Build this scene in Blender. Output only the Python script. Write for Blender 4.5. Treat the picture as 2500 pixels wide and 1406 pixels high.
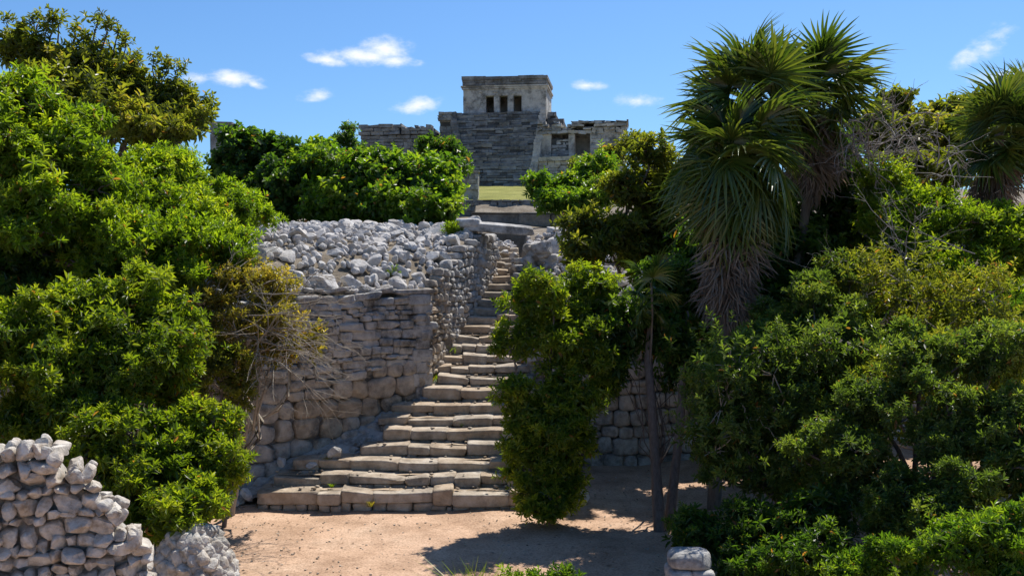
import bpy, bmesh, math, random
import numpy as np
from mathutils import Vector, Matrix

for o in list(bpy.data.objects):
    bpy.data.objects.remove(o)
SC = bpy.context.scene
C = SC.collection
rng = np.random.default_rng(11)
random.seed(11)

# ------------------------------------------------------------------ camera
EYE = 5.0
F = 2400.0                     # focal length in photo pixels
PITCH = math.atan(63 / F)      # horizon a little above the middle
cam_d = bpy.data.cameras.new('camera')
cam = bpy.data.objects.new('camera', cam_d)
C.objects.link(cam)
cam.location = (0, 0, EYE)
cam.rotation_euler = (math.pi / 2 - PITCH, 0, 0)
cam_d.sensor_width = 36
cam_d.lens = 36 * F / 2500
cam_d.clip_start = 0.1
cam_d.clip_end = 3000
SC.camera = cam


def P(px, py, d):
    """point of the place seen at photo pixel (px, py), d metres ahead"""
    u = (px - 1250) / F
    v = -(py - 703) / F
    fy, fz = math.cos(PITCH) + v * math.sin(PITCH), -math.sin(PITCH) + v * math.cos(PITCH)
    return np.array([u * d / fy, d, EYE + fz * d / fy])


# ------------------------------------------------------------------ world and sun
SUN_EL = math.radians(57)
SUN_AZ = math.radians(28)      # to the right of straight ahead
w = bpy.data.worlds.new("World")
SC.world = w
w.use_nodes = True
nt = w.node_tree
N, L = nt.nodes, nt.links
N.clear()


def node(nodes, typ, **kw):
    n = nodes.new(typ)
    for k, v in kw.items():
        setattr(n, k, v)
    return n


out = node(N, 'ShaderNodeOutputWorld')
bg = node(N, 'ShaderNodeBackground')
bg.inputs[1].default_value = 0.09
sky = node(N, 'ShaderNodeTexSky', sky_type='NISHITA', sun_disc=False)
sky.sun_elevation = SUN_EL
sky.sun_rotation = SUN_AZ
sky.air_density = 1.0
sky.dust_density = 0.6
sky.ozone_density = 2.5
tc = node(N, 'ShaderNodeTexCoord')


def math_node(nodes, links, op, a, b=None, clamp=False):
    n = node(nodes, 'ShaderNodeMath', operation=op, use_clamp=clamp)
    for i, x in enumerate((a, b)):
        if x is None:
            continue
        if isinstance(x, (int, float)):
            n.inputs[i].default_value = x
        else:
            links.new(x, n.inputs[i])
    return n.outputs[0]


def wdot(vec):
    n = node(N, 'ShaderNodeVectorMath', operation='DOT_PRODUCT')
    L.new(tc.outputs['Generated'], n.inputs[0])
    n.inputs[1].default_value = vec
    return n.outputs['Value']


# small fair-weather clouds, laid out by compass direction and height
CLOUDS = [(885, 140, 100, 23, 0), (945, 122, 62, 32, 0), (965, 150, 62, 17, 0), (800, 148, 60, 14, 0.1),
          (570, 194, 66, 20, 0.05), (622, 207, 26, 10, 0.2), (1020, 258, 62, 21, -0.15), (1432, 209, 46, 13, 0.05),
          (1558, 246, 56, 18, 0.05), (2412, 112, 60, 26, -0.7), (2375, 138, 44, 20, -0.5), (2440, 188, 62, 19, 0),
          (772, 233, 40, 13, -0.2), (485, 190, 32, 13, 0)]
nz = node(N, 'ShaderNodeTexNoise')
nz.inputs['Scale'].default_value = 34
nz.inputs['Detail'].default_value = 8
nz.inputs['Roughness'].default_value = 0.62
mp = node(N, 'ShaderNodeMapping')
mp.inputs['Scale'].default_value = (1, 1, 1.9)
L.new(tc.outputs['Generated'], mp.inputs[0])
L.new(mp.outputs[0], nz.inputs['Vector'])
dens = None
for px, py, a, b, r in CLOUDS:
    c = P(px, py, 100) - np.array([0, 0, EYE])
    c /= np.linalg.norm(c)
    ri = np.cross(c, [0, 0, 1]); ri /= np.linalg.norm(ri)
    up = np.cross(ri, c)
    ca, sa = math.cos(-r), math.sin(-r)
    e1, e2 = ri * ca + up * sa, up * ca - ri * sa
    uu = wdot(tuple(e1 * F / a)); vv = wdot(tuple(e2 * F / b))
    s = math_node(N, L, 'ADD', math_node(N, L, 'MULTIPLY', uu, uu), math_node(N, L, 'MULTIPLY', vv, vv))
    k = math_node(N, L, 'SUBTRACT', 1.0, math_node(N, L, 'SQRT', s))
    k = math_node(N, L, 'MULTIPLY', k, 0.55 if px > 2300 or px in (772, 485) else (0.8 if px < 650 or px > 1000 else 1.0))
    dens = k if dens is None else math_node(N, L, 'MAXIMUM', dens, k)
front = math_node(N, L, 'GREATER_THAN', wdot((0, 1, 0)), 0.2)
dn = math_node(N, L, 'ADD', dens, math_node(N, L, 'MULTIPLY', math_node(N, L, 'SUBTRACT', nz.outputs[0], 0.48), 2.3))
mr = node(N, 'ShaderNodeMapRange', interpolation_type='SMOOTHSTEP')
mr.inputs['From Min'].default_value = -0.12
mr.inputs['From Max'].default_value = 1.15
L.new(dn, mr.inputs[0])
inside = math_node(N, L, 'MULTIPLY', math_node(N, L, 'ADD', dens, 0.25), 4.0, True)
cmask = math_node(N, L, 'MULTIPLY', math_node(N, L, 'MULTIPLY', mr.outputs[0], front), inside)
hsv = node(N, 'ShaderNodeHueSaturation')
hsv.inputs['Saturation'].default_value = 1.0
hsv.inputs['Value'].default_value = 1.0
L.new(sky.outputs[0], hsv.inputs['Color'])
mg = node(N, 'ShaderNodeMixRGB', blend_type='MULTIPLY')
mg.inputs[0].default_value = 1
mg.inputs[2].default_value = (0.58, 0.86, 1.16, 1)
L.new(hsv.outputs[0], mg.inputs[1])
mx = node(N, 'ShaderNodeMixRGB')
mx.inputs[2].default_value = (8.6, 8.9, 9.3, 1)
L.new(cmask, mx.inputs[0]); L.new(mg.outputs[0], mx.inputs[1])
L.new(mx.outputs[0], bg.inputs[0]); L.new(bg.outputs[0], out.inputs[0])

sun_d = bpy.data.lights.new('sun', 'SUN')
sun_d.energy = 5.0
sun_d.angle = math.radians(0.53)
sun_d.color = (1, 0.95, 0.87)
sun = bpy.data.objects.new('sun', sun_d)
C.objects.link(sun)
tosun = Vector((math.sin(SUN_AZ) * math.cos(SUN_EL), math.cos(SUN_AZ) * math.cos(SUN_EL), math.sin(SUN_EL)))
sun.rotation_euler = (-tosun).to_track_quat('-Z', 'Y').to_euler()
sun.location = (20, 30, 40)

SC.view_settings.view_transform = 'Standard'
SC.view_settings.look = 'None'
SC.view_settings.exposure = 0.42
SC.view_settings.gamma = 1.0
SC.cycles.max_bounces = 7
SC.cycles.diffuse_bounces = 3
SC.cycles.glossy_bounces = 2
SC.cycles.transmission_bounces = 4
SC.cycles.use_adaptive_sampling = True

# ------------------------------------------------------------------ materials


def mat_base(name):
    m = bpy.data.materials.new(name)
    m.use_nodes = True
    t = m.node_tree
    b = t.nodes['Principled BSDF']
    return m, t.nodes, t.links, b


def ramp(nodes, stops):
    r = node(nodes, 'ShaderNodeValToRGB')
    e = r.color_ramp.elements
    while len(e) < len(stops):
        e.new(0.5)
    for i, (p, c) in enumerate(stops):
        e[i].position = p
        e[i].color = (*c, 1)
    return r


def noise(nodes, links, vec, scale, detail=5, rough=0.6):
    n = node(nodes, 'ShaderNodeTexNoise')
    n.inputs['Scale'].default_value = scale
    n.inputs['Detail'].default_value = detail
    n.inputs['Roughness'].default_value = rough
    links.new(vec, n.inputs['Vector'])
    return n.outputs[0]


def stone_mat(name, c_dark, c_mid, c_light, warm, lichen=0.5, scale=1.0, bump=0.5, joint=(0.05, 0.042, 0.034)):
    """weathered limestone: mottling, warm stain per stone (tint), dark lichen patches"""
    m, n, l, b = mat_base(name)
    geo = node(n, 'ShaderNodeNewGeometry')
    pos = geo.outputs['Position']
    at = node(n, 'ShaderNodeAttribute', attribute_name='tint')
    n1 = noise(n, l, pos, 3.2 * scale, 8, 0.68)
    r1 = ramp(n, [(0.3, c_dark), (0.5, c_mid), (0.7, c_light)])
    l.new(n1, r1.inputs[0])
    mixw = node(n, 'ShaderNodeMixRGB', blend_type='MULTIPLY')
    mixw.inputs[2].default_value = (*warm, 1)
    l.new(r1.outputs[0], mixw.inputs[1])
    l.new(math_node(n, l, 'MULTIPLY', at.outputs['Fac'], 1.0, True), mixw.inputs[0])
    n2 = noise(n, l, pos, 1.1 * scale, 9, 0.72)
    r2 = ramp(n, [(0.5, (0, 0, 0)), (0.62, (1, 1, 1))])
    l.new(n2, r2.inputs[0])
    n3 = noise(n, l, pos, 22 * scale, 4, 0.7)
    lf = math_node(n, l, 'MULTIPLY', math_node(n, l, 'MULTIPLY', r2.outputs[0], lichen),
                   math_node(n, l, 'MULTIPLY', n3, 1.7), True)
    mixl = node(n, 'ShaderNodeMixRGB')
    mixl.inputs[2].default_value = (0.085, 0.08, 0.07, 1)
    l.new(lf, mixl.inputs[0]); l.new(mixw.outputs[0], mixl.inputs[1])
    # soil packed in joints carries a negative tint
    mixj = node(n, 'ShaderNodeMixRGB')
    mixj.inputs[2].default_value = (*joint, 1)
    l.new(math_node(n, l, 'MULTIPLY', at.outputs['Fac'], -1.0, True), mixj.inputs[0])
    l.new(mixl.outputs[0], mixj.inputs[1])
    l.new(mixj.outputs[0], b.inputs['Base Color'])
    b.inputs['Roughness'].default_value = 0.93
    b.inputs['Specular IOR Level'].default_value = 0.2
    bm1 = node(n, 'ShaderNodeBump')
    bm1.inputs['Strength'].default_value = bump
    bm1.inputs['Distance'].default_value = 0.05 / scale
    nb = math_node(n, l, 'ADD', noise(n, l, pos, 14 * scale, 8, 0.72), math_node(n, l, 'MULTIPLY', n1, 0.8))
    l.new(nb, bm1.inputs['Height'])
    l.new(bm1.outputs[0], b.inputs['Normal'])
    return m


M_WALL = stone_mat('wall_limestone', (0.18, 0.172, 0.165), (0.40, 0.388, 0.37), (0.57, 0.555, 0.53), (1.0, 0.82, 0.62), 0.9)
M_RUBBLE = stone_mat('rubble_limestone', (0.33, 0.31, 0.29), (0.56, 0.535, 0.505), (0.70, 0.68, 0.65), (0.92, 0.82, 0.74), 0.5, 1.5, 0.9)
M_STEP = stone_mat('step_limestone', (0.24, 0.195, 0.15), (0.40, 0.34, 0.27), (0.54, 0.485, 0.41), (1.0, 0.84, 0.66), 0.55)
M_FORE = stone_mat('pale_limestone', (0.26, 0.215, 0.165), (0.54, 0.50, 0.44), (0.72, 0.69, 0.63), (1.0, 0.84, 0.68), 0.6, 2.2, 1.0)
M_CAST = stone_mat('temple_limestone', (0.13, 0.125, 0.12), (0.27, 0.26, 0.245), (0.42, 0.41, 0.385), (1.0, 0.9, 0.75), 0.8, 0.35, 0.8, (0.03, 0.028, 0.026))
M_PLAST = stone_mat('weathered_plaster', (0.30, 0.28, 0.255), (0.52, 0.49, 0.44), (0.64, 0.61, 0.55), (1.0, 0.9, 0.75), 0.85, 0.6, 0.7, (0.03, 0.028, 0.026))


def ground_mat(name, cols, scale, bump, leaf=False):
    m, n, l, b = mat_base(name)
    geo = node(n, 'ShaderNodeNewGeometry')
    pos = geo.outputs['Position']
    n1 = noise(n, l, pos, 0.55 * scale, 10, 0.72)
    r1 = ramp(n, [(0.3, cols[0]), (0.52, cols[1]), (0.72, cols[2])])
    l.new(n1, r1.inputs[0])
    n2 = noise(n, l, pos, 26 * scale, 4, 0.65)
    r2 = ramp(n, [(0.34, (0.62, 0.6, 0.58)), (0.5, (1, 1, 1)), (0.72, (1.14, 1.14, 1.14))])
    l.new(n2, r2.inputs[0])
    mu = node(n, 'ShaderNodeMixRGB', blend_type='MULTIPLY')
    mu.inputs[0].default_value = 1
    l.new(r1.outputs[0], mu.inputs[1]); l.new(r2.outputs[0], mu.inputs[2])
    n4 = noise(n, l, pos, 0.9 * scale, 6, 0.75)
    r4 = ramp(n, [(0.36, (0.72, 0.70, 0.68)), (0.55, (1, 1, 1))])
    l.new(n4, r4.inputs[0])
    mu2 = node(n, 'ShaderNodeMixRGB', blend_type='MULTIPLY')
    mu2.inputs[0].default_value = 1
    l.new(mu.outputs[0], mu2.inputs[1]); l.new(r4.outputs[0], mu2.inputs[2])
    l.new(mu2.outputs[0], b.inputs['Base Color'])
    b.inputs['Roughness'].default_value = 0.95
    b.inputs['Specular IOR Level'].default_value = 0.15
    bp = node(n, 'ShaderNodeBump')
    bp.inputs['Strength'].default_value = bump
    bp.inputs['Distance'].default_value = 0.04
    l.new(math_node(n, l, 'ADD', n2, math_node(n, l, 'MULTIPLY', noise(n, l, pos, 6 * scale, 5, 0.6), 1.5)), bp.inputs['Height'])
    l.new(bp.outputs[0], b.inputs['Normal'])
    return m


M_SAND = ground_mat('trodden_sand', ((0.38, 0.24, 0.155), (0.52, 0.35, 0.24), (0.60, 0.435, 0.315)), 1.0, 0.5)
M_EARTH = ground_mat('stony_earth', ((0.14, 0.11, 0.075), (0.26, 0.22, 0.17), (0.36, 0.32, 0.26)), 1.4, 0.8)
M_LAWN = ground_mat('dry_lawn', ((0.16, 0.17, 0.035), (0.25, 0.25, 0.06), (0.34, 0.31, 0.10)), 0.6, 0.8)


def leaf_mat(name, stops, trans, tfac=0.42, rough=0.42, spec=0.4):
    m, n, l, b = mat_base(name)
    at = node(n, 'ShaderNodeAttribute', attribute_name='tint')
    r = ramp(n, [(p * 0.96, c) for p, c in stops] + [(0.985, (0.20, 0.11, 0.035)), (1.0, (0.16, 0.085, 0.03))])
    l.new(at.outputs['Fac'], r.inputs[0])
    l.new(r.outputs[0], b.inputs['Base Color'])
    b.inputs['Roughness'].default_value = rough
    b.inputs['Specular IOR Level'].default_value = spec
    tr = node(n, 'ShaderNodeBsdfTranslucent')
    mt = node(n, 'ShaderNodeMixRGB', blend_type='MULTIPLY')
    mt.inputs[0].default_value = 1
    mt.inputs[2].default_value = (*trans, 1)
    l.new(r.outputs[0], mt.inputs[1])
    l.new(mt.outputs[0], tr.inputs[0])
    ms = node(n, 'ShaderNodeMixShader')
    ms.inputs[0].default_value = tfac
    o = n['Material Output']
    l.new(b.outputs[0], ms.inputs[1]); l.new(tr.outputs[0], ms.inputs[2])
    l.new(ms.outputs[0], o.inputs[0])
    return m


T = (4.9, 4.5, 1.2)
M_LIME = leaf_mat('lime_leaf', [(0, (0.045, 0.085, 0.008)), (0.5, (0.088, 0.145, 0.011)), (1, (0.155, 0.20, 0.02))], T)
M_GREEN = leaf_mat('green_leaf', [(0, (0.028, 0.068, 0.008)), (0.5, (0.06, 0.115, 0.012)), (1, (0.115, 0.165, 0.02))], T)
M_DARK = leaf_mat('dark_leaf', [(0, (0.018, 0.045, 0.009)), (0.5, (0.034, 0.075, 0.012)), (1, (0.07, 0.115, 0.018))], T)
M_OLIVE = leaf_mat('olive_leaf', [(0, (0.042, 0.056, 0.012)), (0.5, (0.075, 0.095, 0.016)), (0.94, (0.12, 0.135, 0.024)), (1, (0.14, 0.13, 0.035))], T)
M_YELLOW = leaf_mat('yellowing_leaf', [(0, (0.06, 0.058, 0.016)), (0.5, (0.12, 0.115, 0.026)), (1, (0.23, 0.185, 0.05))], T)
M_FRESH = leaf_mat('fresh_leaf', [(0, (0.04, 0.074, 0.008)), (0.5, (0.084, 0.126, 0.011)), (1, (0.155, 0.19, 0.02))], T)
M_GREY = leaf_mat('greyish_leaf', [(0, (0.038, 0.064, 0.017)), (0.5, (0.07, 0.11, 0.024)), (1, (0.13, 0.165, 0.036))], (3.6, 3.6, 1.1))
T = (3.0, 2.8, 1.0)
M_PALM = leaf_mat('palm_leaf', [(0, (0.025, 0.055, 0.01)), (0.5, (0.05, 0.09, 0.015)), (1, (0.11, 0.14, 0.03))], T, 0.25, 0.33, 0.55)
M_DEAD = leaf_mat('dead_palm_leaf', [(0, (0.12, 0.092, 0.07)), (0.5, (0.23, 0.185, 0.145)), (1, (0.38, 0.325, 0.265))], (1.1, 1.0, 0.85), 0.2, 0.8, 0.1)


def bark_mat(name, c0, c1):
    m, n, l, b = mat_base(name)
    geo = node(n, 'ShaderNodeNewGeometry')
    mp_ = node(n, 'ShaderNodeMapping')
    mp_.inputs['Scale'].default_value = (1, 1, 0.3)
    l.new(geo.outputs['Position'], mp_.inputs[0])
    n1 = noise(n, l, mp_.outputs[0], 18, 6, 0.7)
    r = ramp(n, [(0.3, c0), (0.7, c1)])
    l.new(n1, r.inputs[0])
    l.new(r.outputs[0], b.inputs['Base Color'])
    b.inputs['Roughness'].default_value = 0.9
    bp = node(n, 'ShaderNodeBump')
    bp.inputs['Strength'].default_value = 0.7
    bp.inputs['Distance'].default_value = 0.03
    l.new(n1, bp.inputs['Height']); l.new(bp.outputs[0], b.inputs['Normal'])
    return m


M_BARK = bark_mat('bark', (0.07, 0.055, 0.045), (0.17, 0.14, 0.12))
M_PBARK = bark_mat('palm_bark', (0.08, 0.065, 0.05), (0.2, 0.165, 0.13))
M_TWIG = bark_mat('bare_twig', (0.24, 0.20, 0.15), (0.40, 0.35, 0.28))
M_DEADWOOD = bark_mat('bleached_wood', (0.19, 0.17, 0.15), (0.34, 0.31, 0.28))

# ------------------------------------------------------------------ mesh helpers


class MB:
    def __init__(self):
        self.V, self.F3, self.F4, self.T, self.n = [], [], [], [], 0

    def add(self, V, F, t=0.0):
        V = np.asarray(V, float).reshape(-1, 3)
        F = np.asarray(F, int)
        if len(V) == 0 or len(F) == 0:
            return
        (self.F3 if F.shape[1] == 3 else self.F4).append(F + self.n)
        self.V.append(V)
        self.T.append(np.full(len(V), t, float) if np.isscalar(t) else np.asarray(t, float))
        self.n += len(V)

    def build(self, name, mat, parent=None, smooth=False, origin=None):
        me = bpy.data.meshes.new(name)
        V = np.concatenate(self.V) if self.V else np.zeros((0, 3))
        Tt = np.concatenate(self.T) if self.T else np.zeros(0)
        if origin is not None:
            V = V - np.asarray(origin)
        F3 = np.concatenate(self.F3) if self.F3 else np.zeros((0, 3), int)
        F4 = np.concatenate(self.F4) if self.F4 else np.zeros((0, 4), int)
        loops = np.concatenate([F3.ravel(), F4.ravel()]).astype(np.int32)
        tot = np.concatenate([np.full(len(F3), 3), np.full(len(F4), 4)]).astype(np.int32)
        st = np.concatenate([[0], np.cumsum(tot)[:-1]]).astype(np.int32) if len(tot) else tot
        me.vertices.add(len(V)); me.vertices.foreach_set('co', V.astype(np.float32).ravel())
        me.loops.add(len(loops)); me.loops.foreach_set('vertex_index', loops)
        me.polygons.add(len(tot)); me.polygons.foreach_set('loop_start', st)
        try:
            me.polygons.foreach_set('loop_total', tot)
        except Exception:
            pass
        me.polygons.foreach_set('use_smooth', np.full(len(tot), bool(smooth)))
        a = me.attributes.new('tint', 'FLOAT', 'POINT')
        a.data.foreach_set('value', Tt.astype(np.float32))
        me.materials.append(mat)
        me.update(calc_edges=True)
        o = bpy.data.objects.new(name, me)
        C.objects.link(o)
        if origin is not None:
            o.location = origin
        if parent is not None:
            o.parent = parent
            if origin is not None:
                o.location = np.asarray(origin) - np.asarray(parent.location)
        return o


def tag(o, label, cat, group=None):
    o['label'] = label
    o['category'] = cat
    if group:
        o['group'] = group
    return o


def thing(name, label, cat, loc=(0, 0, 0), group=None):
    o = bpy.data.objects.new(name, None)
    o.empty_display_size = 0.3
    C.objects.link(o)
    o.location = loc
    return tag(o, label, cat, group)


def kind(o, k):
    o['kind'] = k
    return o


def build_at(mb, name, mat, parent, smooth=False):
    """verts are in world space; parent only translates"""
    o = mb.build(name, mat, None, smooth, origin=np.array(parent.location))
    o.location = (0, 0, 0)
    o.parent = parent
    return o


def ico(sub):
    bm = bmesh.new()
    bmesh.ops.create_icosphere(bm, subdivisions=sub, radius=1)
    V = np.array([v.co[:] for v in bm.verts])
    Fc = np.array([[v.index for v in f.verts] for f in bm.faces])
    bm.free()
    return V / np.linalg.norm(V, axis=1)[:, None], Fc


ICO = {2: ico(2), 3: ico(3), 4: ico(4)}


def cubeball(n):
    bm = bmesh.new()
    bmesh.ops.create_cube(bm, size=2)
    bmesh.ops.subdivide_edges(bm, edges=bm.edges[:], cuts=n, use_grid_fill=True)
    bmesh.ops.triangulate(bm, faces=bm.faces[:])
    V = np.array([v.co[:] for v in bm.verts])
    V = np.sign(V) * np.abs(V) ** 0.6            # crowd the rings towards the edges
    Fc = np.array([[v.index for v in f.verts] for f in bm.faces])
    bm.free()
    return V / np.linalg.norm(V, axis=1)[:, None], Fc


ICO['b'] = cubeball(9)
ICO['s'] = cubeball(6)


def rotm(ax, ay, az):
    return np.array(Matrix.Rotation(az, 3, 'Z') @ Matrix.Rotation(ay, 3, 'Y') @ Matrix.Rotation(ax, 3, 'X'))


def stone(scale, exp=3.0, cuts=0, rough=0.04, sub=2, cutr=(0.55, 0.85)):
    """an irregular stone, local, half sizes = scale"""
    D, Fc = ICO[sub]
    r = (np.abs(D) ** exp).sum(1) ** (-1 / exp)
    V = D * r[:, None]
    if cuts:
        for _ in range(cuts):
            nrm = rng.normal(size=3); nrm /= np.linalg.norm(nrm)
            hmax = (V @ nrm).max()
            h = hmax * rng.uniform(*cutr)
            dd = np.maximum(0, V @ nrm - h)
            V = V - dd[:, None] * nrm
    k = np.zeros(len(V))
    for f_, a_ in ((2.2, 1.0), (4.5, 0.55), (9.0, 0.28)):
        for _ in range(2):
            q = rng.normal(size=3); q *= f_ / np.linalg.norm(q)
            k += a_ * np.sin(V @ q + rng.uniform(0, 6.28))
    V = V + D * (k * rough)[:, None]
    return V * np.asarray(scale), Fc


def box_v(x0, x1, y0, y1, z0, z1):
    V = [(x, y, z) for z in (z0, z1) for y in (y0, y1) for x in (x0, x1)]
    Fq = [(0, 2, 3, 1), (4, 5, 7, 6), (0, 1, 5, 4), (2, 6, 7, 3), (0, 4, 6, 2), (1, 3, 7, 5)]
    return np.array(V, float), np.array(Fq)


def tube(mb, pts, rad, seg=6, t=0.3):
    pts = np.asarray(pts, float)
    n = len(pts)
    rad = np.broadcast_to(np.asarray(rad, float), (n,)) if np.ndim(rad) else np.full(n, rad)
    tg = np.gradient(pts, axis=0)
    tg /= np.linalg.norm(tg, axis=1)[:, None] + 1e-9
    ref = np.where(np.abs(tg[:, 2:3]) > 0.9, [[1.0, 0, 0]], [[0, 0, 1.0]])
    a = np.cross(tg, ref); a /= np.linalg.norm(a, axis=1)[:, None] + 1e-9
    b = np.cross(tg, a)
    th = np.arange(seg) * 2 * math.pi / seg
    V = pts[:, None] + rad[:, None, None] * (np.cos(th)[None, :, None] * a[:, None] + np.sin(th)[None, :, None] * b[:, None])
    V = V.reshape(-1, 3)
    i = np.arange(n - 1)[:, None] * seg
    j = np.arange(seg)[None]
    Fq = np.stack([i + j, i + (j + 1) % seg, i + seg + (j + 1) % seg, i + seg + j], -1).reshape(-1, 4)
    mb.add(V, Fq, t)


def wobble(p0, p1, n=6, amp=0.06, sag=0.0):
    p0, p1 = np.asarray(p0, float), np.asarray(p1, float)
    t = np.linspace(0, 1, n)[:, None]
    Ln = np.linalg.norm(p1 - p0)
    off = rng.normal(size=(n, 3)) * amp * Ln
    off[0] = off[-1] = 0
    off[:, 2] -= (sag * Ln * 4 * t * (1 - t))[:, 0]
    return p0 + (p1 - p0) * t + off


# ------------------------------------------------------------------ plan of the site
# stair: photo height of each front edge, and the left end of each step
Y_EDGE = [1200, 1162, 1124, 1087, 1050, 1020, 987, 950, 920, 893, 868, 843, 818, 795, 772, 752, 733, 712, 692, 672, 655, 640, 627, 615, 604]
L_PX = [624, 664, 712, 880, 935, 925, 955, 1033, 1070]
D0, TREAD = 19.83, 0.48
STEP_D = [D0 + TREAD * i for i in range(len(Y_EDGE))]
STEP_Z = [P(1250, y, d)[2] for y, d in zip(Y_EDGE, STEP_D)]
CORNER = np.array([-2.02, 23.6])
GATE_D = 28.4
GATE_L, GATE_R = -0.757, 0.13
WDIR = np.array([-3.64, -2.7]) / np.linalg.norm([-3.64, -2.7])      # front wall runs left and towards us
WNRM = np.array([-WDIR[1], WDIR[0]])                               # faces right and towards us
WTOP = 4.33


def side_l(y):
    return CORNER[0] + (GATE_L - CORNER[0]) * (y - CORNER[1]) / (GATE_D - CORNER[1]) if y < GATE_D else GATE_L - 0.02


def side_r(y):
    return 0.45 + (GATE_R - 0.45) * (y - 23.9) / (GATE_D - 23.9) if y < GATE_D else GATE_R + 0.02


def front_y(x):
    if x < CORNER[0]:
        return max(CORNER[1] + (x - CORNER[0]) * (WDIR[1] / WDIR[0]), 9.0 + 0.1 * (x + 21))
    return 24.2


def lerp_tab(x, tab):
    return np.interp(x, [a for a, b in tab], [b for a, b in tab])


RISE = [(0, WTOP - 0.12), (0.7, 4.4), (1.6, 5.0), (3.0, 5.5), (4.6, 5.85), (6, 5.9), (40, 5.9)]
BACK = [(0, 5.9), (33, 5.95), (44, 6.55), (54.9, 7.5), (55.1, 8.3), (92, 11.95), (120, 12.2), (300, 11), (900, 9)]


def land_z(x, y):
    q = (y - front_y(x)) * (0.803 if x < CORNER[0] else 1.0)
    z = lerp_tab(q, RISE) + lerp_tab(y, BACK) - 5.9
    if y < 34 and side_l(y) - 0.12 < x < side_r(y) + 0.12:
        z = min(z, np.interp(y, STEP_D, STEP_Z) - 0.45)
    elif y < 40 and x > side_r(y):
        z = min(z, np.interp(y, [*STEP_D, 36], [*STEP_Z, 6.1]) + 0.12 + 0.42 * (x - side_r(y) - 0.1))
    return z


# ground: one flat sheet out to the horizon
def grid_mesh(xs, ys, zf, t=0.0):
    X, Y = np.meshgrid(xs, ys)
    Z = np.vectorize(zf)(X, Y) if zf else np.zeros_like(X)
    V = np.stack([X, Y, Z], -1).reshape(-1, 3)
    nx = len(xs)
    i = np.arange(len(ys) - 1)[:, None] * nx
    j = np.arange(nx - 1)[None]
    Fq = np.stack([i + j, i + j + 1, i + j + 1 + nx, i + j + nx], -1).reshape(-1, 4)
    return V, Fq


def plaza_z(x, y):
    r = 0.035 * math.sin(x * 0.9 + 1.3) * math.sin(y * 0.7) + 0.02 * math.sin(x * 2.3 + y * 1.7)
    return r - 0.05 + (0.10 * max(0, x - 3.2) if x < 9 else 0.58) * (1 if y > 8 else 0)


mb = MB()
xs = np.concatenate([[-1500, -400, -120, -50, -25], np.arange(-12, 14.01, 0.4), [25, 50, 120, 400, 1500]])
ys = np.concatenate([[-300, -60, -20, 0, 6], np.arange(8, 27, 0.4), [40, 80, 200, 600, 2200]])
V, Fq = grid_mesh(xs, ys, plaza_z)
mb.add(V, Fq)
kind(mb.build('ground', M_SAND, smooth=True), 'structure')

# hillside behind the walls, with the cutting for the stair
mb = MB()
xs = np.concatenate([[-300, -120, -60, -35, -24], np.arange(-18, 14.01, 0.25), [18, 25, 40, 70, 150, 300]])
qs = np.concatenate([[0, 0.02], np.arange(0.25, 14, 0.3), [16, 18, 20, 22, 25, 28, 30.6, 30.9, 36, 45, 60, 75, 100, 160, 300, 700]])
V = []
for k, q in enumerate(qs):
    for x in xs:
        y = front_y(x) + q + 0.36
        V.append((x, y, -0.3 if k == 0 else land_z(x, y) + 0.05 * math.sin(3.1 * x) * math.sin(2.3 * y)))
nx = len(xs)
i = np.arange(len(qs) - 1)[:, None] * nx
j = np.arange(nx - 1)[None]
mb.add(V, np.stack([i + j, i + j + 1, i + j + 1 + nx, i + j + nx], -1).reshape(-1, 4))
kind(mb.build('hillside', M_EARTH), 'structure')

# ------------------------------------------------------------------ stone walls


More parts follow.
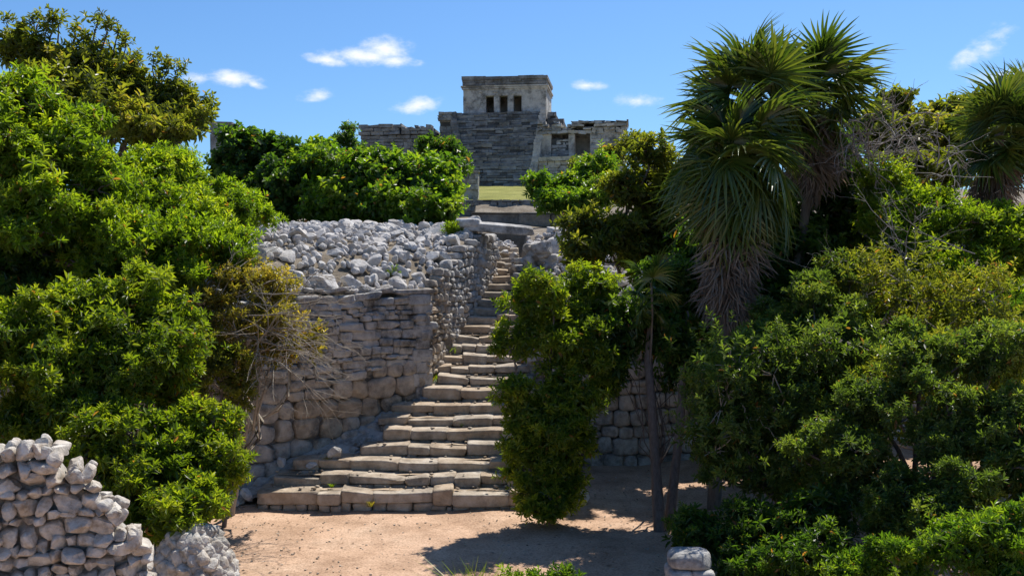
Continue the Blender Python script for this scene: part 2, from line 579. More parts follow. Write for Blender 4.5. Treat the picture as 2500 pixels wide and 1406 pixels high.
def wall_face(mb, o, u, nrm, U, bot, top, h, ratio, thick=0.16, exp=4.2, sub=2, tint=None, grow=1.04, cuts=0, rough=0.05, jit=0.06, backing=True, cutr=(0.7, 0.95), joint=-0.55):
    """lay irregular courses of stones on a plan line o + s*u, facing nrm; bot/top give heights at s"""
    o, u, nrm = (np.array([*a, 0.0]) for a in (o, u, nrm))
    ss = np.linspace(0, U, 24)
    z0 = min(bot(s) for s in ss)
    z1 = max(top(s) for s in ss)
    z = z0
    R0 = np.stack([u, nrm, np.array([0, 0, 1.0])], 1)
    ph = rng.uniform(0, 6.28)
    while z < z1:
        fr = (z - z0) / max(0.01, z1 - z0)
        hh = rng.uniform(*(h(fr) if callable(h) else h))
        s = -rng.uniform(0, 0.3)
        while s < U:
            wd = hh * rng.uniform(*(ratio(fr) if callable(ratio) else ratio))
            c = s + wd / 2
            zc = z + hh / 2 + 0.05 * math.sin(1.7 * c + ph + z)
            s += wd
            if c < -0.02 or c > U + 0.02:
                continue
            if zc < bot(c) - hh * 0.4 or zc > top(c) - hh * 0.25:
                continue
            split = hh > 0.2 and rng.random() < 0.12
            for part in ((-0.25, 0.5), (0.25, 0.5)) if split else ((0, 1),):
                Vv, Fv = stone((wd / 2 * grow, thick * rng.uniform(0.8, 1.2), hh / 2 * grow * part[1] * (1.04 if split else 1)),
                               exp * rng.uniform(0.75, 1.15), cuts, rough, sub, cutr)
                Rj = rotm(*(rng.normal(size=3) * jit))
                cen = o + u * c + nrm * (-thick * 0.75 + rng.normal() * 0.025) + np.array([0, 0, zc + part[0] * hh])
                mb.add(Vv @ (R0 @ Rj).T + cen, Fv, (tint(c, zc) if tint else 0) + rng.uniform(-0.02, 0.35))
        z += hh * 0.98
    if backing:
        V = []
        for s in ss:
            a = o + u * s - nrm * thick * 0.8
            V += [a + [0, 0, bot(s) - 0.3], a + [0, 0, top(s) - 0.25], a - nrm * 0.5 + [0, 0, top(s) - 0.25], a - nrm * 0.5 + [0, 0, bot(s) - 0.3]]
        k = np.arange(len(ss) - 1)[:, None] * 4
        Fq = np.concatenate([np.stack([k[:, 0] + a, k[:, 0] + 4 + a, k[:, 0] + 4 + (a + 1) % 4, k[:, 0] + (a + 1) % 4], -1) for a in range(4)])
        mb.add(V, Fq, joint)


# the retaining wall left of the stair: slab courses above, big round stones below
mb = MB()


def wall_bot(s):
    return np.interp(s, [0, 0.8, 2.0, 3.0, 4.5, 12], [1.75, 1.45, 0.9, 0.45, -0.05, -0.1])


def warm_low(c, z):
    return max(0, 1.0 - abs(z - 1.6) * 0.8) * (1 if c < 3.2 else 0.3)


wall_face(mb, CORNER, WDIR, WNRM, 11.0, wall_bot, lambda s: min(2.62, wall_bot(s) + 2.4) + 0.18 * math.sin(2.1 * s), (0.30, 0.48), (0.85, 1.5), 0.2, 3.8, 'b', warm_low, 1.07, 9, 0.03, 0.07, cutr=(0.75, 0.96))
wall_face(mb, CORNER, WDIR, WNRM, 11.0, lambda s: 2.45 + 0.2 * math.sin(2.1 * s), lambda s: WTOP - 0.06 + 0.05 * math.sin(5 * s), (0.07, 0.25), (0.9, 3.4), 0.2, 7, 's', None, 1.03, 6, 0.045, 0.05, cutr=(0.82, 0.98))
# dressed quoins at the corner, pale block and capping slabs
z = 1.75
k = 0
while z < WTOP - 0.35:
    hh = rng.uniform(0.22, 0.34)
    Vv, Fv = stone((0.27 if k % 2 else 0.19, 0.2, hh / 2 * 1.0), 12, 3, 0.015, 'b', (0.93, 0.99))
    R0 = np.stack([[*WDIR, 0], [*WNRM, 0], [0, 0, 1.0]], 1)
    mb.add(Vv @ R0.T + np.array([*(CORNER + WDIR * 0.17 - WNRM * 0.12), z + hh / 2]), Fv, 0.1)
    z += hh
    k += 1
for s0, wd, hh, zz, tt in ((0.28, 0.30, 0.13, WTOP - 0.22, -0.0), (0.35, 0.52, 0.055, WTOP - 0.03, 0.5)):
    Vv, Fv = stone((wd, 0.27, hh), 14, 4, 0.015, 'b', (0.9, 0.99))
    mb.add(Vv @ R0.T + np.array([*(CORNER + WDIR * s0 - WNRM * 0.14), zz]), Fv, tt)
for s0 in np.arange(0.9, 10.5, 0.19):
    r_ = rng.uniform(0.08, 0.17)
    Vv, Fv = stone((r_ * 1.3, r_, r_ * rng.uniform(0.35, 0.8)), 4, 9, 0.03, 3, (0.7, 0.95))
    mb.add(Vv @ R0.T @ rotm(*rng.normal(size=3) * 0.15).T + np.array([*(CORNER + WDIR * s0 - WNRM * rng.uniform(0.1, 0.3)), WTOP + rng.uniform(-0.04, 0.05)]), Fv, rng.uniform(0, 0.3))
# its return along the stair, up to the gate jamb
SL = np.array([GATE_L, GATE_D]) - CORNER
SLn = np.linalg.norm(SL)
SL = SL / SLn
wall_face(mb, CORNER, SL, np.array([SL[1], -SL[0]]), SLn + 1.2,
          lambda s: np.interp(23.6 + s * 0.967, STEP_D, STEP_Z) - 0.15,
          lambda s: np.interp(s, [0, 1, 2.5, 4, 6.5], [WTOP + 0.02, 4.75, 5.25, 5.75, 5.85]) + 0.06 * math.sin(7 * s),
          (0.12, 0.26), (0.8, 1.9), 0.16, 4.5, 's', lambda c, z: max(0, 0.9 - c * 0.45), 1.06, 7, 0.05, 0.1, cutr=(0.75, 0.97))
# jamb
for zz in np.arange(4.0, 5.75, 0.2):
    Vv, Fv = stone((0.27, 0.3, 0.11), 6, 0, 0.03, 2)
    mb.add(Vv + np.array([GATE_L - 0.28 + rng.normal() * 0.015, GATE_D + 0.05, zz]), Fv, rng.uniform(-0.05, 0.15))
tag(mb.build('stone_wall', M_WALL), 'high grey stone retaining wall left of the stairs, flat slabs over big rounded stones', 'wall')

# the wall on the right, behind the two thin trunks
mb = MB()
wall_face(mb, np.array([0.47, 24.2]), np.array([1.0, 0.03]), np.array([0.03, -1.0]), 15.0, lambda s: -0.1, lambda s: 4.3,
          (0.28, 0.46), (0.8, 1.5), 0.2, 4, 'b', lambda c, z: 0.2, 1.03, 4, 0.03, cutr=(0.8, 0.97))
wall_face(mb, np.array([0.45, 24.1]), np.array([(GATE_R - 0.45) / 4.3, 1.0]), np.array([-1.0, -0.07]), 5.6,
          lambda s: np.interp(24.1 + s, STEP_D, STEP_Z) - 0.15, lambda s: np.interp(24.1 + s, STEP_D, STEP_Z) + 0.32 + 0.08 * math.sin(6 * s), (0.15, 0.26), (0.9, 1.8), 0.15, 4.5, 's', None, 1.06, 7, 0.05, 0.1, cutr=(0.75, 0.97))
for k in range(95):
    zz = rng.uniform(4.2, 5.45)
    x0 = 0.12 + rng.uniform(0, 1) * (1.5 - 0.75 * (zz - 4.2))
    r_ = rng.uniform(0.09, 0.2)
    Vv, Fv = stone((r_ * 1.25, r_, r_ * 0.75), 4, 10, 0.025, 3, (0.6, 0.92))
    mb.add(Vv @ rotm(*(rng.normal(size=3) * [0.3, 0.3, 2])).T + [GATE_R + 0.16 + x0, GATE_D + rng.uniform(-0.05, 0.5) + 0.1 * x0, zz], Fv, rng.uniform(-0.05, 0.35))
tag(mb.build('stone_wall', M_WALL), 'shaded wall of rounded stones behind the two thin dark trunks, right of the stairs', 'wall')

# lintel slab over the gate, tilted
mb = MB()
a, b_ = P(1128, 548, 28.25), P(1302, 562, 28.25)
Vv, Fv = stone((np.linalg.norm(b_ - a) / 2, 0.42, 0.125), 10, 9, 0.022, 'b', (0.86, 0.98))
tilt = math.atan2(b_[2] - a[2], b_[0] - a[0])
Vv = Vv @ rotm(0.12, -tilt, 0.12).T
mb.add(Vv + (a + b_) / 2 + [0, 0.1, -0.02], Fv, 0.05)
tag(mb.build('lintel', M_WALL), 'long tilted stone slab lying across the narrow gateway at the stair top', 'lintel')
mb = MB()
Vv, Fv = stone((0.36, 0.3, 0.13), 5, 0, 0.04, 3)
mb.add(Vv + P(1142, 545, 28.1), Fv, 0)
tag(mb.build('gate_block', M_RUBBLE, smooth=True), 'pale squared stone block at the left end of the gateway slab', 'stone block')

# ------------------------------------------------------------------ the staircase
stair = thing('staircase', 'long worn limestone staircase climbing from the sandy ground to the gateway', 'staircase', (-0.9, D0, 0))
for i, (d, z) in enumerate(zip(STEP_D, STEP_Z)):
    mb = MB()
    zb = -0.1 if i == 0 else STEP_Z[i - 1] - 0.12
    if i < len(L_PX):
        l = P(L_PX[i], Y_EDGE[i], d)[0]
    else:
        l = side_l(d) - 0.05
    r = (P(1285, 1000, d)[0] if i < 7 else side_r(d)) + 0.05
    x = l
    while x < r - 0.1:
        wd = min(rng.uniform(0.4, 1.25) if i < 8 else rng.uniform(0.3, 0.9), r - x)
        if r - x - wd < 0.25:
            wd = r - x
        zt = z + rng.normal() * 0.02
        yo = rng.normal() * 0.035 - 0.02 * x
        dep = TREAD / 2 + 0.12
        za = zb if zt - zb < 0.27 else zt - (zt - zb) * rng.uniform(0.5, 0.72)
        Vv, Fv = stone((wd / 2 * 1.03, dep, (zt - za) / 2 * 1.0), rng.uniform(8, 18), 6, 0.016, 'b', (0.9, 0.99))
        Vv[:, 2] += np.where(Vv[:, 2] > 0, -0.03 * (Vv[:, 0] / wd) * rng.normal() - 0.02 * np.exp(-((Vv[:, 0] + x + wd / 2 - (l + r) / 2) / 0.5) ** 2), 0) - 0.012 * (Vv[:, 1] < -dep * 0.7)
        mb.add(Vv @ rotm(rng.normal() * 0.025, rng.normal() * 0.012, rng.normal() * 0.03).T + [x + wd / 2, d + dep + yo, (za + zt) / 2], Fv, rng.uniform(-0.05, 0.55))
        if za > zb:
            xx = x
            while xx < x + wd - 0.05:
                w2 = min(rng.uniform(0.16, 0.5), x + wd - xx)
                Vv, Fv = stone((w2 / 2 * 1.03, dep, (za - zb) / 2 * 1.03), rng.uniform(4, 10), 6, 0.025, 's', (0.85, 0.99))
                mb.add(Vv @ rotm(rng.normal() * 0.03, rng.normal() * 0.03, rng.normal() * 0.04).T + [xx + w2 / 2, d + dep + yo + 0.03 + rng.normal() * 0.015, (za + zb) / 2], Fv, rng.uniform(-0.15, 0.5))
                xx += w2
        x += wd
    # packed earth tread behind the edge stones
    V, Fq = grid_mesh(np.linspace(l + 0.05, r - 0.05, 14), np.linspace(d + 0.25, d + TREAD + 0.3, 4), lambda a, b: z - 0.03 + 0.012 * math.sin(9 * a + 5 * b))
    mb.add(V, Fq, 0.6)
    for k in range(int((r - l) * 5)):
        q = rng.uniform(0.008, 0.045)
        Vv, Fv = stone((q * 1.3, q, q * 0.6), 3, 6, 0.03, 2, (0.7, 0.95))
        yy = d + rng.uniform(0.1, 0.95 * TREAD) if rng.random() < 0.4 else d + TREAD * rng.uniform(0.8, 1.0)
        mb.add(Vv @ rotm(0, 0, rng.uniform(0, 6)).T + [rng.uniform(l, r), yy, z + q * 0.3], Fv, rng.uniform(0, 0.6))
    build_at(mb, 'step', M_STEP, stair, True)
# earth bank between wall and step ends
mb = MB()
V = []
LXS = [P(p_, 640, d)[0] for p_, d in zip(L_PX, STEP_D)]
YS = np.linspace(20.3, 24.0, 34)


def bank_z(y, q):
    lo = np.interp(y, [20.3, 20.6, 21.1, 21.45, 22.33, 23.03, 23.6, 24], [-0.12, 0.02, 0.34, 0.62, 1.09, 1.55, 1.93, 2.2])
    hi = np.interp(y - 0.1, STEP_D, STEP_Z) - 0.26
    return lo + (hi - lo) * q ** 1.3


for y in YS:
    xw = CORNER[0] + (y - CORNER[1]) * (WDIR[0] / WDIR[1]) if y < CORNER[1] else side_l(y)
    xl = np.interp(y, STEP_D[:len(LXS)], LXS) + 0.12
    for q in np.linspace(0, 1, 10):
        x = (xw - 0.15) * (1 - q) + max(xl, xw + 0.1) * q
        V.append((x, y, bank_z(y, q) + 0.02 * math.sin(5 * x) * math.sin(6 * y)))
i = np.arange(len(YS) - 1)[:, None] * 10
j = np.arange(9)[None]
mb.add(V, np.stack([i + j, i + j + 1, i + j + 11, i + j + 10], -1).reshape(-1, 4), 0.15)
for k in range(60):
    y = rng.uniform(20.3, 23.4)
    xw = CORNER[0] + (y - CORNER[1]) * (WDIR[0] / WDIR[1])
    xl = np.interp(y, STEP_D[:len(LXS)], LXS)
    q = rng.random()
    x = xw * (1 - q) + xl * q + 0.08
    r_ = rng.uniform(0.03, 0.15) * (1.15 - 0.5 * q)
    Vv, Fv = stone((r_ * 1.3, r_, r_ * 0.7), 3.6, 9, 0.03, 3, (0.7, 0.95))
    mb.add(Vv @ rotm(*(rng.normal(size=3) * [0.2, 0.2, 2])).T + [x, y, bank_z(y, q)], Fv, rng.uniform(-0.1, 0.4))
build_at(mb, 'bank', M_WALL, stair, True)

# ------------------------------------------------------------------ loose rubble
STONES = []
for k in range(14):
    mb = MB()
    s = (1.0, rng.uniform(0.7, 0.95), rng.uniform(0.5, 0.8))
    Vv, Fv = stone(s, 4.0, 11, 0.022, 3, (0.45, 0.88))
    mb.add(Vv, Fv, rng.uniform(0, 0.3))
    o = mb.build('rubble_stone', M_RUBBLE)
    STONES.append(o.data)
    bpy.data.objects.remove(o)


def loose_stone(p, r, label, group, mat=None):
    o = bpy.data.objects.new('rubble_stone', STONES[rng.integers(len(STONES))])
    C.objects.link(o)
    o.location = p
    o.scale = (r, r, r)
    o.rotation_euler = rng.uniform(-0.5, 0.5), rng.uniform(-0.5, 0.5), rng.uniform(0, 6.28)
    return tag(o, label, 'stone', group)


filler = MB()
pts = []


def scatter(n, sampler, rr, label, group):
    got = 0
    tries = 0
    while got < n and tries < n * 30:
        tries += 1
        x, y = sampler()
        r = rng.uniform(*rr) * (1.0 if rng.random() < 0.75 else 1.35)
        if any((x - a) ** 2 + (y - b) ** 2 < (0.58 * (r + c)) ** 2 for a, b, c in pts):
            continue
        pts.append((x, y, r))
        loose_stone((x, y, land_z(x, y) + r * 0.28), r, label, group)
        got += 1


def left_area():
    while True:
        s = rng.uniform(-4.5, 7.5)
        q = rng.uniform(0.1, 6.5)
        p = CORNER + WDIR * s - WNRM * q
        if p[1] > 20 and p[1] < 32.5 and p[0] < side_l(min(p[1], 33)) - 0.3:
            return p


def right_area():
    y = rng.uniform(24.4, 31)
    return side_r(y) + rng.uniform(0.35, 3.2), y


def top_left():
    y = rng.uniform(27.2, 32.5)
    return side_l(y) - rng.uniform(0.35, 5), y


scatter(214, left_area, (0.15, 0.30), 'pale loose limestone lying on the collapsed wall top left of the stairs', 'rubble stones left of the stairs')
scatter(36, top_left, (0.14, 0.26), 'pale loose limestone lying on the collapsed wall top left of the stairs', 'rubble stones left of the stairs')
scatter(44, right_area, (0.15, 0.34), 'pale loose limestone lying on the wall right of the narrow gateway', 'rubble stones right of the gateway')
# passage floor beyond the gate
for k in range(16):
    y = rng.uniform(30, 33.5)
    x = rng.uniform(GATE_L, GATE_R)
    loose_stone((x, y, np.interp(y, [29, 31.4, 33.5], [4.75, 5.45, 5.75]) + 0.02), rng.uniform(0.09, 0.17), 'loose stone on the rough slope seen through the gateway', 'stones beyond the gateway')
# small chips between the boulders: nobody could count them
for area, n in ((left_area, 1700), (right_area, 420), (top_left, 420)):
    for _ in range(n):
        x, y = area()
        r = rng.uniform(0.05, 0.13)
        Vv, Fv = stone((r, r * 0.85, r * 0.65), 2.6, 4, 0.03, 2)
        filler.add(Vv @ rotm(*rng.uniform(0, 3, 3)).T + [x, y, land_z(x, y) + r * 0.3 + rng.uniform(0, 0.1)], Fv, rng.uniform(0, 0.4))
kind(filler.build('rubble', M_RUBBLE), 'stuff')
# a few stones lying on the steps and the sand
for px, py, d, r, lab in ((822, 1103, 21.1, 0.2, 'single pale flat stone lying on the bank left of the fourth step'),
                          (760, 1135, 20.9, 0.12, 'small stone at the broken left part of the third step'),
                          (1425, 1215, 20.4, 0.16, 'grey stone on shaded sand just right of the bush on the stairs'),
                          (690, 1128, 21.0, 0.15, 'stone wedged at the left end of the third step by the wall'),
                          (600, 1205, 20.2, 0.16, 'grey stone at the foot of the wall left of the lowest step'),
                          (575, 1225, 19.9, 0.12, 'small grey stone on sand beside the left bush')):
    p = P(px, py, d)
    loose_stone(p, r, lab, 'loose stones by the stairs')
# pebbles on the sand
mb = MB()
for _ in range(900):
    x, y = rng.uniform(-6.5, 6), rng.uniform(13.5, 23.5)
    r = rng.uniform(0.008, 0.028)
    Vv, Fv = stone((r, r * 0.8, r * 0.55), 2.5, 3, 0.03, 2)
    mb.add(Vv @ rotm(0, 0, rng.uniform(0, 6)).T + [x, y, plaza_z(x, y) + r * 0.3], Fv, rng.uniform(0, 0.6))
kind(mb.build('gravel', M_STEP, smooth=True), 'stuff')

mb = MB()
n = 2600
x = rng.uniform(-6.5, 7, n); y = rng.uniform(12.5, 23.8, n)
near = np.exp(-((x + 4.6) / 1.2) ** 2) + np.exp(-((x - 2.4) / 2.0) ** 2) + 0.08
k = rng.random(n) < near
for a_, b_ in zip(x[k], y[k]):
    q = rng.uniform(0.02, 0.05)
    R = rotm(rng.normal() * 0.3, rng.normal() * 0.3, rng.uniform(0, 6.3))
    V = np.array([(-q, 0, 0), (0, q * 0.4, 0.004), (q, 0, 0), (0, -q * 0.4, 0.004)]) @ R.T + [a_, b_, plaza_z(a_, b_) + 0.014]
    mb.add(V, [(0, 1, 2, 3)], rng.uniform(0.1, 1))
kind(mb.build('leaf_litter', M_DEAD), 'stuff')

# ------------------------------------------------------------------ dry-stone walls in the near left corner, stacked stones right
mb = MB()
D_F = 10.2
a = P(-330, 1060, D_F)
b_ = P(355, 1060, D_F + 0.9)
U = np.linalg.norm(b_[:2] - a[:2])
u = (b_[:2] - a[:2]) / U
n_ = np.array([u[1], -u[0]])
prof_px = [(-330, 1110), (0, 1105), (50, 1092), (112, 1094), (140, 1140), (190, 1165), (215, 1235), (262, 1270), (290, 1335), (335, 1375), (356, 1450)]
prof = [((P(p, y, D_F + 0.45)[0] - a[0]) / u[0], P(p, y, D_F + 0.45)[2]) for p, y in prof_px]
topf = lambda s: float(lerp_tab(s, prof))
wall_face(mb, a[:2], u, n_, U, lambda s: 0.0, topf, (0.09, 0.21), (0.8, 1.7), 0.2, 3.8, 3, None, 1.16, 10, 0.035, 0.16, cutr=(0.58, 0.92), joint=-0.3)
for s in np.arange(0.05, U, 0.16):
    for q in (0.05, 0.28, 0.5):
        r = rng.uniform(0.07, 0.14)
        Vv, Fv = stone((r, r * 0.85, r * 0.7), 3.6, 10, 0.02, 3, (0.55, 0.9))
        p = a[:2] + u * s - n_ * q
        mb.add(Vv @ rotm(*rng.normal(size=3)).T + [p[0], p[1], topf(s) - 0.05 + rng.normal() * 0.03], Fv, rng.uniform(0, 0.35))
# end face towards the bush
wall_face(mb, b_[:2] - u * 0.02, -n_, u, 0.9, lambda s: 0.0, lambda s: 1.6, (0.2, 0.3), (0.9, 1.5), 0.17, 4, 3, None, 1.1, 10, joint=-0.3)
tag(mb.build('dry_stone_wall', M_FORE), 'sunlit dry stone wall of pale rough stones, its ruined end stepping down beside the bush', 'wall')

mb = MB()
DM = 13.0
c = P(450, 1406, DM)
zm = P(455, 1300, DM)[2]
for k in range(520):
    th = rng.uniform(0, 6.28)
    zz = rng.uniform(0, 1) ** 0.8
    rad = 0.56 * math.sqrt(max(0.0, 1 - zz ** 2.2))
    r = rng.uniform(0.06, 0.14)
    Vv, Fv = stone((r, r * 0.9, r * 0.7), 4, 9, 0.03, 3, (0.7, 0.95))
    mb.add(Vv @ rotm(*rng.normal(size=3)).T + [c[0] + rad * math.cos(th), c[1] + 0.4 + rad * math.sin(th), zz * (zm - 0.05)], Fv, rng.uniform(-0.2, 0.3))
Vv, Fv = stone((0.52, 0.52, zm - 0.06), 2.2, 0, 0.03, 4)
mb.add(Vv + [c[0], c[1] + 0.4, 0], Fv, -0.2)
tag(mb.build('stone_mound', M_FORE), 'rounded heap of mortared grey stones in shade under the left bush', 'stone mound')

mb = MB()
p0 = P(1690, 1352, 14.2)
zt = p0[2]
hs = [0.24, 0.24, 0.22]
z = zt
for lv, hh in enumerate(hs + [0.3]):
    if lv == 0:
        Vv, Fv = stone((0.31, 0.28, hh / 2), 4.5, 5, 0.03, 3, (0.75, 0.95))
        mb.add(Vv + [p0[0], p0[1] + 0.2, z - hh / 2], Fv, 0.0)
    else:
        for sx in (-1, 1):
            for sy in (-1, 1):
                Vv, Fv = stone((0.175, 0.165, hh / 2), 4, 4, 0.03, 3, (0.75, 0.95))
                mb.add(Vv @ rotm(0, 0, rng.normal() * 0.1).T + [p0[0] + sx * 0.165, p0[1] + 0.2 + sy * 0.15, z - hh / 2], Fv, rng.uniform(-0.05, 0.1))
    z -= hh * 0.97
tag(mb.build('stone_pillar', M_WALL, smooth=True), 'short grey pillar of stacked stones at the bottom edge below the dark trunks', 'stone pillar')

# ------------------------------------------------------------------ the temple on its pyramid
castle = thing('temple_pyramid', 'grey stone temple with three dark doorways on a stepped pyramid against the sky', 'temple', tuple(P(1219, 457, 92)))
ROT = math.radians(-7)
castle.rotation_euler = (0, 0, ROT)


def cast(mb, name, mat, smooth=False):
    o = mb.build(name, mat, None, smooth)
    o.parent = castle
    return o


def jbox(mb, x0, x1, y0, y1, z0, z1, j=0.0, t=0.0):
    V, Fq = box_v(x0, x1, y0, y1, z0, z1)
    mb.add(V + rng.normal(size=V.shape) * j, Fq, t)


def courses(mb, x0, x1, yf, z0, z1, hh=(0.2, 0.34), ww=(0.3, 0.9), j=0.03, dep=0.5, miss=0.03, tt=(0, 0.3), y_of=None):
    """coursed rubble facing as separate rough blocks on a solid core"""
    z = z0
    while z < z1 - 0.05:
        h = min(rng.uniform(*hh), z1 - z)
        x = x0
        while x < x1 - 0.05:
            wd = min(rng.uniform(*ww), x1 - x)
            yy = (y_of(z) if y_of else yf) + rng.normal() * 0.05
            if rng.random() > miss:
                jbox(mb, x + 0.015, x + wd - 0.015, yy, yy + dep, z + 0.015, z + h - 0.015, j, rng.uniform(*tt))
            x += wd
        z += h


TZ = 7.75           # temple floor
# stair
mb = MB()
ns = 27
for k in range(ns):
    z0, z1 = k * TZ / ns, (k + 1) * TZ / ns
    y = 5.3 * k / ns
    wdt = 2.65 + 0.75 * k / ns
    wl = 2.9 + 2.2 * k / ns
    rt = rng.uniform(-0.25, 0.15)
    x = -wl
    while x < wdt - 0.02:
        wd = min(rng.uniform(0.5, 1.9), wdt - x)
        if rng.random() > 0.08:
            jbox(mb, x + 0.01, x + wd - 0.01, y + rng.normal() * 0.07, y + 0.9, z0 + rng.uniform(0.0, 0.07), z1 + rng.normal() * 0.03, 0.03, rng.uniform(-0.3, 0.3) + rt)
        x += wd
    jbox(mb, -wl, wdt, y + 0.14, y + 1.2, z0 - 0.3, z1 - 0.06, 0, -0.6)
cast(mb, 'stair', M_CAST)
# sloping balustrades
for sx in (-1, 1):
    mb = MB()
    for k in range(ns):
        z0, z1 = k * TZ / ns, (k + 1) * TZ / ns
        y = 5.3 * k / ns - 0.25
        xx = 2.65 + 0.75 * k / ns + 0.3 if sx > 0 else -(2.9 + 2.2 * k / ns + 0.3)
        jbox(mb, xx - 0.33, xx + 0.33, y, y + 1.4, z0 - 0.2, z1 + (0.12 if sx > 0 else 0.02), 0.035, rng.uniform(0.05, 0.4) if sx > 0 else rng.uniform(-0.45, 0.2))
    cast(mb, 'balustrade', M_PLAST if sx > 0 else M_CAST)
# pyramid body: three battered tiers of rubble courses
mb = MB()
for (x0, x1, yf, z0, z1) in ((-7.4, 6.6, 2.2, 0, 2.6), (-7.0, 6.2, 3.2, 2.6, 4.9), (-6.5, 5.6, 4.5, 4.9, 7.0), (-5.2, 4.8, 5.4, 7.0, TZ)):
    jbox(mb, x0, x1, yf + 0.3, 13, z0, z1 - 0.1, 0, -0.7)
    courses(mb, x0 - 0.1, x1 + 0.1, yf, z0, z1, y_of=lambda z: yf + 0.25 * (z - z0))
courses(mb, -6.7, -5.3, 4.3, 6.9, 7.75, tt=(0.1, 0.3))
jbox(mb, -6.5, -5.4, 4.7, 7, 6.8, 7.55, 0, 0)
cast(mb, 'pyramid_body', M_CAST)
# temple walls with three real openings
X0, X1, YF, YB, ZT = -4.4, 3.85, 5.75, 12.3, TZ + 3.62
doors = [(-1.72, 0.41), (-0.36, 0.41), (1.03, 0.41)]
DH = 1.68
mb = MB()
edges = [X0] + [v for c_, h_ in doors for v in (c_ - h_, c_ + h_)] + [X1]
for k in range(0, len(edges), 2):
    jbox(mb, edges[k], edges[k + 1], YF, YF + 0.8, TZ, TZ + DH, 0.012, 0.05)
jbox(mb, X0, X1, YF, YF + 0.8, TZ + DH, TZ + 2.4, 0.012, 0.1)
jbox(mb, X0, X0 + 0.7, YF + 0.8, YB, TZ, TZ + 2.4, 0.012, 0)
jbox(mb, X1 - 0.7, X1, YF + 0.8, YB, TZ, TZ + 2.4, 0.012, 0)
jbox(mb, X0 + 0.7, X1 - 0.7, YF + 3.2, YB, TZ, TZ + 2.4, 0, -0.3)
# recessed panel lintels over the doors, patches of lost plaster
for c_, h_ in doors:
    jbox(mb, c_ - h_ - 0.12, c_ + h_ + 0.12, YF - 0.06, YF + 0.3, TZ + DH + 0.05, TZ + DH + 0.24, 0.02, 0.25)
for k in range(26):
    x = rng.uniform(X0 + 0.2, X1 - 0.5); z = rng.uniform(TZ + 0.05, TZ + 2.2)
    if any(abs(x + 0.2 - c_) < h_ + 0.35 for c_, h_ in doors) and z < TZ + DH + 0.3:
        continue
    jbox(mb, x, x + rng.uniform(0.2, 0.6), YF - 0.03, YF + 0.2, z, z + rng.uniform(0.1, 0.25), 0.025, rng.uniform(-0.2, 0.3))
cast(mb, 'temple_wall', M_PLAST)
mb = MB()
jbox(mb, X0 - 0.12, X1 + 0.12, YF - 0.12, YB + 0.1, TZ + 2.403, TZ + 2.58, 0.025, 0.1)
jbox(mb, X0 - 0.22, X1 + 0.2, YF - 0.22, YB + 0.1, TZ + 2.585, TZ + 2.74, 0.025, 0.15)
cast(mb, 'cornice', M_PLAST)
mb = MB()
jbox(mb, X0 - 0.02, X1 + 0.02, YF - 0.02, YB, TZ + 2.743, TZ + 3.3, 0.02, 0.0)
courses(mb, X0 - 0.1, X1 + 0.1, YF - 0.1, TZ + 2.76, TZ + 3.3, (0.24, 0.3), (0.5, 1.3), 0.02, 0.3, 0.06)
cast(mb, 'frieze', M_CAST)
mb = MB()
x = X0 - 0.16
while x < X1:
    wd = rng.uniform(0.7, 1.6)
    jbox(mb, x, min(x + wd, X1 + 0.16), YF - 0.18 + rng.normal() * 0.03, YB + 0.1, TZ + 3.303, ZT + rng.normal() * 0.03, 0.012, rng.uniform(-0.1, 0.1))
    x += wd + 0.01
cast(mb, 'roof', M_CAST)
# low side wings
mb = MB()
jbox(mb, -14.0, -7.5, 3.4, 9, -2, 5.5, 0, -0.5)
courses(mb, -14.1, -7.4, 3.0, 1.5, 5.4, (0.25, 0.42), (0.4, 1.1), 0.03, 0.6)
for (x0, x1, z0, z1) in ((-14.3, -10.1, 5.4, 5.75), (-14.1, -10.2, 5.75, 6.1), (-14.35, -10.0, 6.1, 6.45), (-10.0, -6.9, 5.4, 6.05)):
    courses(mb, x0, x1, 2.85, z0, z1, (0.3, 0.36), (0.6, 1.4), 0.03, 4)
for k in range(5):
    jbox(mb, -10 + 0.62 * k, -9.6 + 0.62 * k, 2.9, 4, 6.0, 6.0 + rng.uniform(0.1, 0.35), 0.06, 0)
cast(mb, 'wing', M_CAST)
mb = MB()
jbox(mb, 3.6, 11.6, 2.0, 9, -2, 2.55, 0, -0.4)
courses(mb, 3.5, 11.7, 1.6, 0, 2.6, (0.25, 0.4), (0.4, 1.1), 0.03, 0.6)
jbox(mb, 3.6, 8.6, 1.3, 3.4, 2.6, 2.95, 0.05, 0.1)
for (x0, x1) in ((3.4, 4.6), (6.3, 6.9), (8.3, 11.5)):
    jbox(mb, x0, x1, 3.2, 4.2, 2.6, 5.25, 0.04, rng.uniform(0.2, 0.5))
jbox(mb, 3.3, 11.6, 6.6, 9, 2.5, 5.3, 0, 0.1)
courses(mb, 3.2, 11.7, 3.0, 5.25, 5.9, (0.2, 0.33), (0.4, 1.1), 0.05, 5, 0.08, (-0.5, 0.2))
courses(mb, 8.35, 11.55, 3.12, 2.6, 5.2, (0.25, 0.4), (0.35, 1.0), 0.03, 0.4, 0.25, (-0.4, 0.3))
courses(mb, 4.6, 6.3, 3.45, 2.6, 4.7, (0.25, 0.4), (0.35, 0.8), 0.05, 0.8, 0.3, (-0.3, 0.3))
courses(mb, 6.6, 11.9, 2.8, 5.9, 6.45, (0.2, 0.3), (0.4, 1.2), 0.05, 5, 0.14, (-0.5, 0.1))
courses(mb, 3.2, 6.6, 3.0, 5.9, 6.5, (0.25, 0.3), (0.3, 0.6), 0.06, 3, 0.5)
cast(mb, 'wing', M_PLAST)

